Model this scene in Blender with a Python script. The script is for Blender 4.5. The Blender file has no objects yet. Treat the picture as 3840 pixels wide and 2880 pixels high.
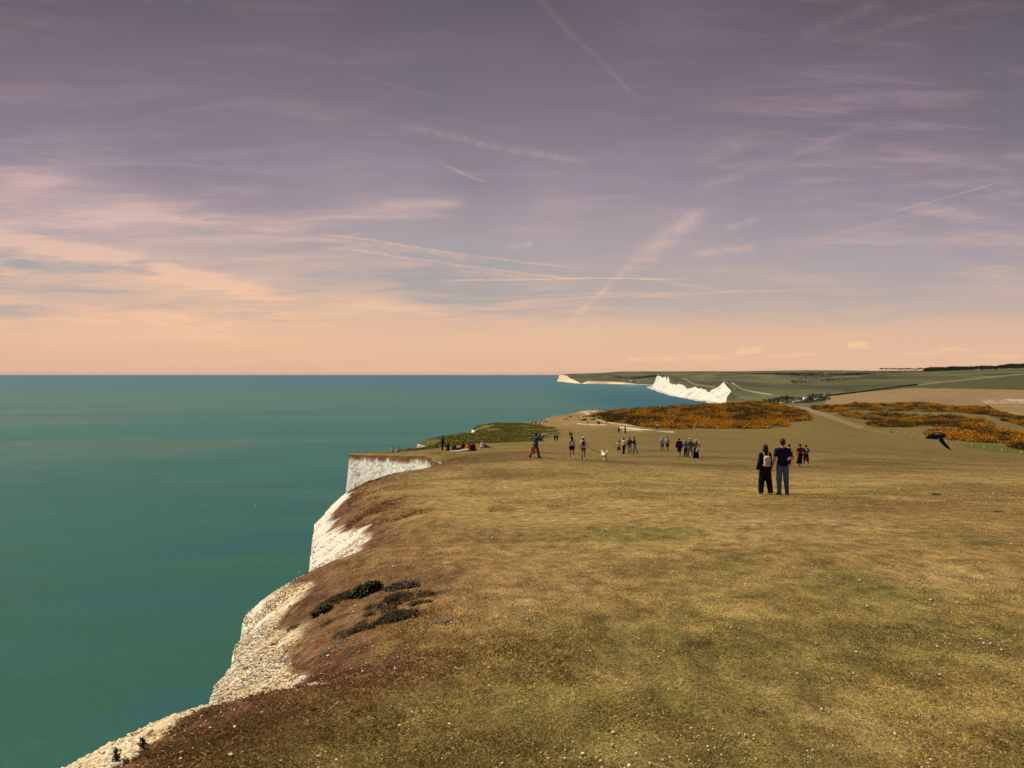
import bpy, bmesh, math, random
import numpy as np
from mathutils import Vector, Matrix

# ------------------------------------------------------------------ scene, camera, sky, sun
SC = bpy.context.scene
COL = SC.collection
F = 2850.0 / 3840.0
CAMZ = 100.0
PITCH = math.atan(37.0 / 2850.0)
cam_d = bpy.data.cameras.new("camera")
cam = bpy.data.objects.new("camera", cam_d)
COL.objects.link(cam)
cam.location = (0, 0, CAMZ)
cam.rotation_euler = (math.pi / 2 - PITCH, 0, 0)
cam_d.sensor_width = 36
cam_d.lens = 36 * F
cam_d.clip_start = 0.05
cam_d.clip_end = 200000
SC.camera = cam
SC.view_settings.view_transform = 'Standard'
SC.view_settings.look = 'None'
SC.view_settings.exposure = 0.0
SC.view_settings.gamma = 1.0

def lin(c):
    return tuple(((v / 255) / 12.92 if v / 255 <= 0.04045 else ((v / 255 + 0.055) / 1.055) ** 2.4) for v in c)

def ur(px, py):
    """pixel of the 3840x2880 photograph -> (x/y, drop/y) of its sight line"""
    b = -(py - 1440) / 2850.0
    a = (px - 1920) / 2850.0
    yc = math.cos(PITCH) + b * math.sin(PITCH)
    zc = -math.sin(PITCH) + b * math.cos(PITCH)
    return a / yc, -zc / yc

SUN_DIR = Vector((-0.88, 0.48, 1.42)).normalized()
sun_d = bpy.data.lights.new("sun", 'SUN')
sun_d.energy = 5.0
sun_d.angle = math.radians(0.5)
sun_d.color = (1.0, 0.90, 0.72)
sun = bpy.data.objects.new("sun", sun_d)
COL.objects.link(sun)
sun.rotation_euler = SUN_DIR.to_track_quat('Z', 'Y').to_euler()
sun.location = (0, 0, 400)

class NB:
    """small node-building helper"""
    def __init__(s, nt):
        s.nt = nt
        nt.nodes.clear()
    def node(s, t, **kw):
        n = s.nt.nodes.new(t)
        for k, v in kw.items():
            setattr(n, k, v)
        return n
    def put(s, sock, v):
        if isinstance(v, bpy.types.NodeSocket):
            s.nt.links.new(v, sock)
        elif v is not None:
            sock.default_value = v
    def m(s, op, a, b=None, c=None, clamp=False):
        n = s.node('ShaderNodeMath', operation=op, use_clamp=clamp)
        s.put(n.inputs[0], a)
        if b is not None: s.put(n.inputs[1], b)
        if c is not None: s.put(n.inputs[2], c)
        return n.outputs[0]
    def vm(s, op, a, b=None):
        n = s.node('ShaderNodeVectorMath', operation=op)
        s.put(n.inputs[0], a)
        if b is not None: s.put(n.inputs[1], b)
        return n.outputs[0] if op not in ('DOT_PRODUCT', 'LENGTH') else n.outputs[1]
    def xyz(s, x, y, z):
        n = s.node('ShaderNodeCombineXYZ')
        s.put(n.inputs[0], x); s.put(n.inputs[1], y); s.put(n.inputs[2], z)
        return n.outputs[0]
    def noise(s, vec, scale, detail=3, rough=0.55, dist=0.0, out=0):
        n = s.node('ShaderNodeTexNoise')
        s.put(n.inputs['Vector'], vec)
        s.put(n.inputs['Scale'], scale); s.put(n.inputs['Detail'], detail)
        s.put(n.inputs['Roughness'], rough); s.put(n.inputs['Distortion'], dist)
        return n.outputs[out]
    def smooth(s, v, a, b, c=0.0, d=1.0, kind='SMOOTHSTEP'):
        n = s.node('ShaderNodeMapRange', interpolation_type=kind)
        s.put(n.inputs[0], v)
        for i, q in enumerate((a, b, c, d)): s.put(n.inputs[i + 1], q)
        return n.outputs[0]
    def mix(s, f, a, b, mode='MIX'):
        n = s.node('ShaderNodeMix', data_type='RGBA', blend_type=mode)
        s.put(n.inputs[0], f)
        for sk, v in ((n.inputs[6], a), (n.inputs[7], b)):
            s.put(sk, v if isinstance(v, bpy.types.NodeSocket) else (*v[:3], 1))
        return n.outputs[2]
    def ramp(s, v, stops, kind='LINEAR'):
        n = s.node('ShaderNodeValToRGB')
        n.color_ramp.interpolation = kind
        e = n.color_ramp.elements
        while len(e) > 1: e.remove(e[-1])
        e[0].position = stops[0][0]; e[0].color = (*stops[0][1], 1)
        for p, c in stops[1:]:
            q = e.new(p); q.color = (*c, 1)
        s.put(n.inputs[0], v)
        return n.outputs[0]

def build_world():
    w = bpy.data.worlds.new("World")
    SC.world = w
    w.use_nodes = True
    B = NB(w.node_tree)
    tc = B.node('ShaderNodeTexCoord').outputs['Generated']
    sp = B.node('ShaderNodeSeparateXYZ'); B.put(sp.inputs[0], tc)
    y = B.m('MAXIMUM', B.m('ABSOLUTE', sp.outputs[1]), 0.12)
    u = B.m('DIVIDE', sp.outputs[0], y)
    v = B.m('DIVIDE', sp.outputs[2], y)
    uv = B.xyz(u, v, 0)
    # soft domain warp shared by everything in the sky
    wn = B.noise(uv, 3.0, 4, 0.6, 0.0, 1)
    warp = B.vm('MULTIPLY', B.vm('SUBTRACT', wn, (0.5, 0.5, 0.5)), (0.030, 0.020, 0))
    q = B.vm('ADD', uv, warp)
    fine = B.vm('ADD', q, B.vm('MULTIPLY', B.vm('SUBTRACT', B.noise(uv, 34, 5, 0.7, 0, 1), (0.5, 0.5, 0.5)), (0.007, 0.005, 0)))
    qs = B.node('ShaderNodeSeparateXYZ'); B.put(qs.inputs[0], q)
    fs = B.node('ShaderNodeSeparateXYZ'); B.put(fs.inputs[0], fine)
    stops = [(0.0, (224, 182, 152)), (0.03, (231, 188, 155)), (0.075, (217, 184, 162)), (0.115, (197, 176, 166)),
             (0.17, (177, 163, 167)), (0.25, (153, 142, 153)), (0.35, (127, 116, 127)), (0.49, (101, 91, 100)), (0.8, (70, 62, 74))]
    vv = B.m('ADD', v, B.m('MULTIPLY', u, 0.035))
    base = B.ramp(B.m('MULTIPLY', vv, 1.0), [(p, lin(c)) for p, c in stops])
    # broad hue drift: violet and blue-grey areas
    hue = B.noise(uv, 2.2, 3, 0.5)
    hi = B.smooth(v, 0.12, 0.3)
    base = B.mix(B.m('MULTIPLY', B.smooth(hue, 0.45, 0.68), B.m('MULTIPLY', hi, 0.45)), base, lin((130, 113, 134)))
    base = B.mix(B.m('MULTIPLY', B.smooth(hue, 0.5, 0.33), B.m('MULTIPLY', hi, 0.35)), base, lin((104, 104, 116)))
    # fibrous cirrus texture
    def fibre(ang, sx, sy, detail=6):
        mp = B.node('ShaderNodeMapping')
        B.put(mp.inputs['Vector'], q)
        mp.inputs['Rotation'].default_value = (0, 0, ang)
        mp.inputs['Scale'].default_value = (sx, sy, 1)
        return B.noise(mp.outputs[0], 1.0, detail, 0.62, 0.3)
    fib = fibre(0.20, 5, 44)
    fib2 = fibre(-0.36, 5, 40)
    fin_n = B.noise(q, 60, 5, 0.7)
    total = None
    def seg(p0, p1, wpx, s, tex=None, fin=False, taper=0.15, bend=0.0):
        """streak between two sight lines, width in photo pixels (2212 scale)"""
        nonlocal total
        k = 3840 / 2212
        a = ur(p0[0] * k, p0[1] * k); b = ur(p1[0] * k, p1[1] * k)
        a = (a[0], -a[1]); b = (b[0], -b[1])
        L = math.hypot(b[0] - a[0], b[1] - a[1]); dx, dy = (b[0] - a[0]) / L, (b[1] - a[1]) / L
        S = fs if fin else qs
        du = B.m('SUBTRACT', S.outputs[0], a[0]); dv = B.m('SUBTRACT', S.outputs[1], a[1])
        t = B.m('DIVIDE', B.m('ADD', B.m('MULTIPLY', du, dx), B.m('MULTIPLY', dv, dy)), L)
        n = B.m('DIVIDE', B.m('SUBTRACT', B.m('MULTIPLY', dv, dx), B.m('MULTIPLY', du, dy)), wpx * k / 2850)
        if bend:
            n = B.m('ADD', n, B.m('MULTIPLY', B.m('MULTIPLY', t, B.m('SUBTRACT', 1.0, t)), bend))
        g = B.m('POWER', 2.718, B.m('MULTIPLY', B.m('MULTIPLY', n, n), -1.0))
        e = B.m('MULTIPLY', B.smooth(t, -taper * 0.3, taper), B.smooth(t, 1 + taper * 0.3, 1 - taper))
        o = B.m('MULTIPLY', B.m('MULTIPLY', g, e), s)
        if tex is not None: o = B.m('MULTIPLY', o, B.smooth(tex, 0.18, 0.78) if fin else B.smooth(tex, 0.25, 0.68))
        total = o if total is None else B.m('ADD', total, o)
    # broad bands
    gen = B.m('MULTIPLY', B.smooth(B.m('ADD', B.m('MULTIPLY', fib, .6), B.m('MULTIPLY', B.noise(q, 2.6, 5, .6), .4)), .50, .68), B.m('MULTIPLY', B.smooth(v, .40, .18), B.smooth(u, .75, -.5, .10, .42)))
    gr_ = B.m('MULTIPLY', B.smooth(B.m('ADD', B.m('MULTIPLY', fib2, .7), B.m('MULTIPLY', hue, .3)), .47, .66), B.m('MULTIPLY', B.smooth(u, -.05, .45, 0, .34), B.smooth(v, .06, .16)))
    fib3 = fibre(0.45, 3, 22)
    gl_ = B.m('MULTIPLY', B.smooth(fib3, .46, .68), B.m('MULTIPLY', B.smooth(u, .1, -.4, 0, .26), B.smooth(v, .2, .3)))
    total = B.m('ADD', gen, B.m('ADD', gr_, gl_))
    seg((-300, 400), (600, 520), 80, .24, None, taper=.4)
    seg((-300, 560), (700, 650), 60, .10, None, taper=.4)
    seg((-100, 720), (900, 740), 40, .4, fib, taper=.3)
    seg((-150, 480), (660, 655), 19, 1.25, fib, bend=-1.2)
    seg((-150, 500), (600, 640), 30, .7, fib)
    seg((-200, 340), (520, 480), 30, .62, fib, taper=.3)
    seg((-200, 435), (620, 520), 45, .40, fib, taper=.3)
    seg((-100, 580), (420, 640), 18, .35, fib)
    seg((500, 500), (1040, 432), 24, .52, fib, taper=.35)
    seg((820, 445), (1000, 438), 10, .35, fib)
    seg((-100, 690), (760, 700), 24, .65, fib)
    seg((150, 670), (420, 690), 12, .55, fib)
    seg((460, 672), (640, 680), 8, .75, fib)
    seg((600, 640), (1300, 700), 26, .5, fib, taper=.3)
    seg((900, 745), (1500, 700), 28, .35, fib, taper=.3)
    # contrails and wisps
    seg((862, 272), (1285, 355), 7, .42, fin_n, True, bend=1.6)
    seg((935, 348), (1046, 393), 3, .6, fin_n, True)
    seg((1160, -20), (1250, 85), 8, .34, fin_n, True)
    seg((1235, 70), (1380, 212), 5, .36, fin_n, True)
    seg((690, 506), (1270, 582), 2.2, .95, fin_n, True, bend=2.0)
    seg((650, 512), (1060, 560), 5, .42, fin_n, True)
    seg((715, 536), (1270, 606), 2.3, .92, fin_n, True, bend=2.0)
    seg((850, 565), (1230, 610), 4, .35, fin_n, True)
    seg((940, 604), (1480, 600), 1.3, .9)
    seg((1350, 592), (1560, 626), 2.6, .5, fin_n, True)
    seg((900, 646), (1830, 622), 2.2, .55, fin_n, True)
    seg((1000, 655), (1520, 634), 2.4, .5, fin_n, True)
    seg((755, 160), (950, 216), 1.1, .26)
    seg((1900, 470), (2155, 393), 1.2, .34)
    seg((1700, 530), (2100, 440), 5, .17, fin_n)
    seg((1225, 700), (1365, 565), 7, .52, fin_n, True)
    seg((1340, 590), (1520, 455), 17, .42, fib2, taper=.3)
    seg((1380, 530), (1530, 450), 13, .30, fin_n, taper=.3)
    seg((1480, 420), (1700, 345), 12, .24, fin_n, taper=.3)
    seg((1680, 350), (1930, 250), 9, .18, fin_n, taper=.3)
    seg((1500, 350), (1620, 310), 14, .25, fin_n, taper=.3)
    seg((1490, 545), (1640, 530), 9, .4, fin_n)
    seg((1560, 490), (1650, 470), 8, .28, fin_n)
    seg((1720, 85), (1910, 5), 12, .32, fin_n)
    seg((1830, 90), (2010, 30), 9, .25, fin_n)
    seg((1085, 535), (1150, 525), 8, .4, fin_n)
    seg((1180, 350), (1200, 560), 60, .09, None, taper=.5)
    # blue-grey gaps low in the west
    gap = B.m('MULTIPLY', B.smooth(B.m('ADD', B.m('MULTIPLY', fib, .5), B.m('MULTIPLY', hue, .5)), .54, .42), B.m('MULTIPLY', B.m('MULTIPLY', B.smooth(v, .045, .09), B.smooth(v, .22, .13)), B.smooth(u, .3, -.3, .25, 1)))
    base = B.mix(B.m('MULTIPLY', gap, .85), base, lin((158, 161, 166)))
    total = B.m('MULTIPLY', total, B.m('SUBTRACT', 1.0, B.m('MULTIPLY', gap, .7)))
    cl = B.m('MINIMUM', total, 0.85)
    ccol = B.ramp(v, [(0, lin((250, 200, 160))), (0.12, lin((248, 200, 168))), (0.2, lin((226, 190, 178))), (0.3, lin((196, 165, 170))), (0.45, lin((150, 124, 134)))])
    sky = B.mix(cl, base, ccol)
    # warm bank low over the sea, uneven top edge
    bank = B.m('MULTIPLY', B.smooth(B.m('ADD', v, B.m('MULTIPLY', B.m('SUBTRACT', fib, 0.5), 0.10)), 0.082, 0.05), 0.45)
    sky = B.mix(bank, sky, lin((238, 192, 158)))
    # low cumulus puffs
    cum = None
    cn = B.noise(uv, 95, 5, 0.65)
    k = 3840 / 2212
    for (cx, cy, rx, ry, s) in ((1853, 743, 26, 8, 1), (1850, 750, 34, 5, .8), (1620, 757, 34, 9, .9), (1610, 762, 30, 5, .8), (1375, 776, 24, 7, .7),
                                (1440, 775, 60, 8, .55), (1530, 771, 60, 9, .5), (1690, 768, 60, 6, .45), (1740, 765, 30, 6, .55), (2060, 755, 50, 7, .5), (2170, 770, 60, 8, .4), (2000, 762, 90, 4, .3)):
        a, b = ur(cx * k, cy * k); b = -b
        du = B.m('DIVIDE', B.m('SUBTRACT', u, a), rx * k / 2850); dv = B.m('DIVIDE', B.m('SUBTRACT', v, b), ry * k / 2850)
        rr = B.m('ADD', B.m('MULTIPLY', du, du), B.m('MULTIPLY', dv, dv))
        f = B.m('SUBTRACT', B.m('SUBTRACT', 1.0, rr), B.m('MULTIPLY', B.m('SUBTRACT', cn, 0.5), -3.5))
        o = B.m('MULTIPLY', B.smooth(f, 0.10, 0.75), s)
        cum = o if cum is None else B.m('MAXIMUM', cum, o)
    sky = B.mix(B.m('MULTIPLY', cum, 0.75), sky, lin((252, 206, 160)))
    # a share of the physical sky keeps the light consistent with the sun
    nish = B.node('ShaderNodeTexSky', sky_type='NISHITA')
    nish.sun_disc = False
    nish.sun_elevation = math.asin(SUN_DIR.z)
    nish.sun_rotation = math.atan2(SUN_DIR.x, SUN_DIR.y)
    ng = B.mix(1.0, nish.outputs[0], (0.05, 0.045, 0.045), 'MULTIPLY')
    sky = B.mix(0.06, sky, ng)
    below = B.smooth(sp.outputs[2], -0.02, 0.0)
    sky = B.mix(below, lin((120, 105, 85)), sky)
    bg = B.node('ShaderNodeBackground')
    B.put(bg.inputs[0], sky); bg.inputs[1].default_value = 1.0
    o = B.node('ShaderNodeOutputWorld')
    B.nt.links.new(bg.outputs[0], o.inputs[0])
    w.cycles.sampling_method = 'MANUAL'
    w.cycles.sample_map_resolution = 512
build_world()

# ------------------------------------------------------------------ helpers
def tag(o, label=None, cat=None, group=None, kind=None):
    if label: o['label'] = label
    if cat: o['category'] = cat
    if group: o['group'] = group
    if kind: o['kind'] = kind
    return o

def mesh_np(name, V, faces, mat=None, smooth=True, cols=None, parent=None, attrs=None, matidx=None):
    """numpy mesh; faces (n,3) or (n,4) int array"""
    V = np.asarray(V, dtype=np.float32); faces = np.asarray(faces, dtype=np.int32)
    me = bpy.data.meshes.new(name)
    nv, nf, k = len(V), len(faces), faces.shape[1]
    me.vertices.add(nv); me.vertices.foreach_set('co', V.ravel())
    me.loops.add(nf * k); me.loops.foreach_set('vertex_index', faces.ravel())
    me.polygons.add(nf)
    me.polygons.foreach_set('loop_start', np.arange(0, nf * k, k, dtype=np.int32))
    me.polygons.foreach_set('loop_total', np.full(nf, k, dtype=np.int32))
    if smooth: me.polygons.foreach_set('use_smooth', np.ones(nf, dtype=bool))
    mats = mat if isinstance(mat, (list, tuple)) else ([mat] if mat else [])
    for m_ in mats: me.materials.append(m_)
    if matidx is not None: me.polygons.foreach_set('material_index', np.asarray(matidx, dtype=np.int32))
    if cols is not None:
        c = me.color_attributes.new('tint', 'FLOAT_COLOR', 'POINT')
        c4 = np.ones((nv, 4), np.float32); c4[:, :3] = cols
        c.data.foreach_set('color', c4.ravel())
    for an, av in (attrs or {}).items():
        a = me.attributes.new(an, 'FLOAT', 'POINT'); a.data.foreach_set('value', np.asarray(av, np.float32))
    me.update(calc_edges=True)
    o = bpy.data.objects.new(name, me)
    COL.objects.link(o)
    if parent is not None: o.parent = parent
    return o

def _hash(ix, iy, iz):
    h = (ix.astype(np.int64) * 374761393 + iy.astype(np.int64) * 668265263 + iz.astype(np.int64) * 1274126177) & 0xffffffff
    h = ((h ^ (h >> 13)) * 1274126177) & 0xffffffff
    h = ((h ^ (h >> 16)) * 2246822519) & 0xffffffff
    return ((h ^ (h >> 15)) & 0xffffff) / float(0xffffff)

def vn2(x, y, seed=0):
    x = np.asarray(x, float); y = np.asarray(y, float)
    ix, iy = np.floor(x), np.floor(y); fx, fy = x - ix, y - iy
    fx = fx * fx * (3 - 2 * fx); fy = fy * fy * (3 - 2 * fy)
    z = np.full_like(ix, seed)
    a, b = _hash(ix, iy, z), _hash(ix + 1, iy, z); c, d = _hash(ix, iy + 1, z), _hash(ix + 1, iy + 1, z)
    return (a * (1 - fx) + b * fx) * (1 - fy) + (c * (1 - fx) + d * fx) * fy

def fbm(x, y, oct=4, seed=0, gain=0.5):
    """0..1"""
    s = 0; a = 1; t = 0
    for i in range(oct):
        s = s + a * vn2(x * 2 ** i + 17.3 * i, y * 2 ** i - 9.1 * i, seed + i); t += a; a *= gain
    return s / t

def sst(a, b, x):
    t = np.clip((x - a) / (b - a + 1e-12), 0, 1); return t * t * (3 - 2 * t)
def mixc(a, b, t):
    return a * (1 - t[..., None]) + np.asarray(b) * t[..., None]
def inpoly(px, py, poly):
    r = np.zeros(px.shape, bool); n = len(poly)
    for i in range(n):
        x1, y1 = poly[i]; x2, y2 = poly[(i + 1) % n]
        if y1 == y2: continue
        c = ((y1 > py) != (y2 > py)) & (px < (x2 - x1) * (py - y1) / (y2 - y1) + x1)
        r ^= c
    return r
def polydist(px, py, pts, sy=1.0):
    d = np.full(px.shape, 1e9)
    for (x1, y1), (x2, y2) in zip(pts[:-1], pts[1:]):
        ax, ay = x2 - x1, (y2 - y1) * sy
        t = np.clip(((px - x1) * ax + (py - y1) * sy * ay) / (ax * ax + ay * ay), 0, 1)
        d = np.minimum(d, np.hypot(px - x1 - t * ax, (py - y1) * sy - t * ay))
    return d

# ------------------------------------------------------------------ terrain height
# coast: Y, x of the rim, height drop below the camera at the rim (None = follow the land), seaward batter of the face
def P(px, Y): return (px - 1920) / 2850.0 * Y
COAST = [(0.2, -3.1, None), (2.0, -3.03, None), (3.4, -2.93, None), (3.9, -2.82, None), (4.3, -2.70, None), (4.6, -2.14, None), (4.8, -1.99, None), (5.0, -2.12, None), (5.3, -2.35, None), (5.8, -2.52, None), (6.5, -2.63, None),
    (7.25, -2.84, None), (8.0, -2.97, None), (9.7, -3.41, None), (10.5, -3.66, None), (11.6, -3.54, None), (12.4, -3.56, None), (13.2, -3.68, None), (13.8, -3.89, None), (14.6, -4.17, None), (16.2, -4.51, None), (18.5, -4.89, None), (20.8, -5.52, None),
    (25, -6.54, None), (29, -7.51, None), (33, -8.13, None), (37, -8.36, None), (41, -7.88, None), (45, -6.82, None), (50, -5.82, None), (56, -5.2, None),
    (68, -7.2, None), (74, -8.4, None), (88, -14.2, None), (104, -22.4, None), (110, -22.9, None), (122, -20.5, None), (138, -17, None), (150, -17.0, None), (165, -17.6, None),
    (180, -18.9, None), (188, -19.6, None), (190, -20.4, 17.6), (193.5, -24.0, 17.0), (205, -25.0, 17.8), (212, -25, 18), (235, -20, 19.4), (252, -20.2, 20.2), (290, -18.8, 22.8), (300, -17, 23.4), (340, -19, 25.5), (375, -16.4, 27),
    (402, -21.2, 27.0), (430, -18, 27.8), (480, -12, 30.5), (520, 4, 32.6), (560, 16, 33.8), (680, 31, 36.5), (850, 78, 40.5), (880, 100, 42), (920, 150, 45),
    (1000, 250, 55), (1300, 400, 75), (2000, 600, 88), (2380, 670, 91), (2450, 690, 88), (2500, P(2727, 2500), 73), (2580, P(2743, 2580), 57), (2620, P(2737, 2620), 52),
    (2680, P(2723, 2680), 40), (2720, P(2716, 2720), 33), (2750, P(2712, 2750), 25), (2780, P(2709, 2780), 34), (2850, P(2687, 2850), 53), (2950, P(2656, 2950), 62), (3050, P(2638, 3050), 55),
    (3250, P(2602, 3250), 59), (3290, P(2598, 3290), 67), (3400, P(2580, 3400), 62), (3600, P(2553, 3600), 53), (3900, P(2534, 3900), 50), (4200, P(2515, 4200), 50), (4300, P(2511, 4300), 49), (4360, P(2508, 4360), 18), (4480, P(2505, 4480), 17),
    (4530, P(2501, 4530), 52), (4640, P(2499, 4640), 50), (4720, P(2497, 4720), 20), (5000, P(2486, 5000), 17), (5100, P(2482, 5100), 24), (5200, P(2478, 5200), 16), (5500, P(2471, 5500), 4), (5900, P(2464, 5900), 5), (6050, P(2475, 6050), 60),
    (6500, P(2490, 6500), 96), (7000, P(2450, 7000), 97), (7400, P(2385, 7400), 95), (7450, P(2371, 7450), 86), (7500, P(2345, 7500), 78), (7700, P(2290, 7700), 72), (7900, P(2208, 7900), 66), (8000, P(2189, 8000), 86),
    (8100, P(2180, 8100), 97), (8300, P(2174, 8300), 93), (9500, P(2132, 9500), 40), (9800, P(2126, 9800), 18), (10300, P(2104, 10300), 8), (10500, P(2098, 10500), 11), (10700, P(2110, 10700), 20),
    (12000, P(2180, 12000), 70), (15000, P(2230, 15000), 85), (30000, P(2330, 30000), 85)]
CY = np.array([c[0] for c in COAST]); CX = np.array([c[1] for c in COAST])
def coast_x(Y):
    Y = np.asarray(Y, float)
    return np.interp(Y, CY, CX) + (fbm(Y / .45, Y * 0, 3, 201) - .5) * .16 * sst(60, 12, Y) + (fbm(Y / 3.0, Y * 0, 3, 202) - .5) * .9 * sst(20, 60, Y) * sst(400, 120, Y)
HR = [(c[0], c[2]) for c in COAST if c[2] is not None]
def itab(Y, t):
    return np.interp(np.log(Y), np.log([a for a, _ in t]), [b for _, b in t])
W_T = [(1, 1.5), (4.8, 1.67), (5.3, 2.15), (12, 2.45), (14.5, 3.37), (32, 3.36), (45, 1.57), (70, .8), (130, .8), (200, 3), (900, 12), (2400, 10), (30000, 20)]
A_T = [(1, .54), (4.8, .58), (5.3, .93), (12, .97), (14.5, 1.62), (32, 1.5), (45, .49), (70, .12), (130, .15), (200, .8), (900, 4), (2400, 1), (30000, 1)]
BAT_T = [(1, 9), (100, 9), (150, 14), (2300, 20), (2500, 34), (6000, 40), (7400, 20), (30000, 60)]

# land control points: (px, py, Y) seen, or (px, 'h', Y, drop) hidden
LC = [(300, 'h', 1, 1.48), (1920, 'h', 1, 1.47), (3840, 'h', 1, 1.46),
    (600, 'h', 3.3, 1.70), (1920, 2830, 3.3), (3840, 2800, 3.3), (1200, 'h', 8, 2.10), (1920, 2160, 8), (3000, 2140, 8), (3840, 2125, 8),
    (1500, 'h', 18, 3.25), (1920, 'h', 25, 4.02), (2900, 1852, 25), (3840, 1846, 25), (1640, 'h', 47, 5.75), (2009, 1717, 52), (2145, 1720, 55), (2990, 1750, 56), (3840, 1752, 56),
    (2350, 1703, 77), (1660, 1691, 84), (1440, 'h', 95, 9.95), (1500, 'h', 118, 12.1), (3400, 1708, 90), (3840, 1722, 120), (3000, 1680, 100),
    (1600, 'h', 150, 14.5), (1850, 1668, 130), (3831, 1708, 190), (3646, 1677, 220), (3462, 1646, 270), (3342, 1625, 330), (2600, 1609, 285), (2880, 1608, 300), (2430, 1604, 230),
    (2085, 1655, 194), (2138, 1640, 205), (1700, 1650, 200), (1900, 1640, 230), (1850, 1605, 350), (1950, 1590, 430), (2330, 1590, 420), (2070, 1588, 480), (2000, 1591, 520),
    (2200, 1570, 640), (2150, 1572, 680), (2230, 1537, 850), (2400, 1536, 860), (2600, 1524, 880), (2850, 1511, 900), (2950, 1520, 850), (3000, 1535, 640), (3030, 1575, 400), (3100, 1555, 500), (3200, 1590, 420),
    (3240, 1515, 820), (3470, 1514, 760), (3700, 1532, 640), (3840, 1578, 480), (3350, 1570, 560), (3600, 1600, 400),
    (2300, 'h', 1000, 60), (2600, 'h', 1100, 56), (2900, 'h', 1100, 50), (3240, 'h', 1000, 46), (3600, 'h', 900, 46), (3840, 'h', 700, 44),
    (2600, 'h', 1600, 82), (2900, 'h', 1600, 76), (3240, 'h', 1250, 54), (3600, 'h', 1150, 50), (3840, 'h', 1000, 50),
    (2740, 'h', 2250, 88), (2860, 1512, 2100), (3000, 1508, 2050), (3110, 1500, 1900), (3110, 1480, 2200), (3300, 1500, 1500), (3300, 1462, 2000), (3550, 1500, 1350), (3550, 1458, 1850), (3840, 1520, 1150), (3840, 1462, 1700), 
    (2800, 1482, 2500), (2900, 1470, 2600), (3050, 1465, 2500), (2760, 1450, 2900), (3300, 1440, 2600), (3440, 1440, 2400), (3840, 1402, 2900), (3600, 1415, 2900), (3600, 1390, 3900), (3840, 1381, 3900), (3300, 1391, 4300),
    (2850, 1440, 3400), (3050, 1430, 3400), (2700, 'h', 3200, 55), (2640, 1445, 3700), (2600, 1425, 4600), (2560, 1420, 5000), (2800, 1412, 4600), (3000, 1405, 4600), (2520, 'h', 5200, 20), (2550, 1405, 6500),
    (2400, 1399, 10500), (2520, 1400, 7800), (2800, 1395, 6800), (3000, 1391, 6000), (3300, 1391, 5200), (3600, 1389, 5200), (3840, 1386, 5000), (3300, 1392, 8000), (3840, 1388, 8000),
    (2400, 1432, 7700), (2300, 1415, 8700), (2200, 1410, 9300), (2400, 1415, 8700), (2150, 1399, 10600), (2280, 1400, 10800), (2470, 1397, 10500), (2700, 1393, 10500), (3000, 1391, 10500), (3300, 1393, 10500), (3840, 1389, 10500),
    (2300, 1401, 24000), (2600, 1398, 20000), (3200, 1395, 20000), (3840, 1390, 20000), (3840, 'h', 30000, 60), (2400, 'h', 30000, 60)]
KV = 0.16
def _lc():
    pts, val = [], []
    for c in LC:
        if c[1] == 'h':
            u = ur(c[0], 1500)[0]; Y = c[2]; h = c[3]
        else:
            u, r = ur(c[0], c[1]); Y = c[2]; h = r * Y
        pts.append((u, math.log(Y) * KV)); val.append((h - 1.35) / Y)
    # frame the sides so the land runs on level outside the picture
    base = list(zip(pts, val))
    for (p, q) in base:
        if p[0] > 0.62: pts.append((p[0] + 0.9, p[1])); val.append(q)
    P_ = np.array(pts); v = np.array(val); n = len(v)
    d2 = ((P_[:, None, :] - P_[None, :, :]) ** 2).sum(-1)
    K = 0.5 * d2 * np.log(d2 + 1e-12) + np.eye(n) * 2e-4
    A = np.zeros((n + 3, n + 3)); A[:n, :n] = K; A[:n, n] = 1; A[:n, n + 1:] = P_; A[n:, :n] = A[:n, n:].T
    return P_, np.linalg.solve(A, np.concatenate([v, np.zeros(3)]))
_LP, _LW = _lc()
REACH_Y = [3.4, 4.2, 4.7, 5.3, 5.8, 6.6, 7.2, 8.1, 8.8, 9.6, 10.6, 12, 13.5, 15.5, 18, 21, 23, 26, 30, 34, 38, 45]
REACH_V = [.66, .56, .50, .36, .36, .28, .29, .22, .32, .30, .22, .15, .30, .40, .40, .30, .16, .18, .28, .30, .15, .05]
SOIL_Y = [3, 3.6, 4.6, 5.4, 7.5, 8.5, 10, 12, 15, 20, 30, 45, 60]
SOIL_V = [.95, .86, .80, .60, .60, .52, .48, .48, .56, .52, .42, .4, .4]
def land_drop0(x, Y):
    x = np.asarray(x, float); Y = np.asarray(Y, float); sh = np.broadcast(x, Y).shape
    u = np.clip(np.broadcast_to(x / Y, sh).ravel(), -0.75, 1.3); v = np.log(np.broadcast_to(Y, sh).ravel()) * KV
    out = np.empty(u.shape); n = len(_LP)
    for s in range(0, len(u), 40000):
        uu, vv = u[s:s + 40000], v[s:s + 40000]
        d2 = (uu[:, None] - _LP[:, 0]) ** 2 + (vv[:, None] - _LP[:, 1]) ** 2
        out[s:s + 40000] = (0.5 * d2 * np.log(d2 + 1e-12)) @ _LW[:n] + _LW[n] + uu * _LW[n + 1] + vv * _LW[n + 2]
    return (1.35 + out.reshape(sh) * Y)
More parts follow.
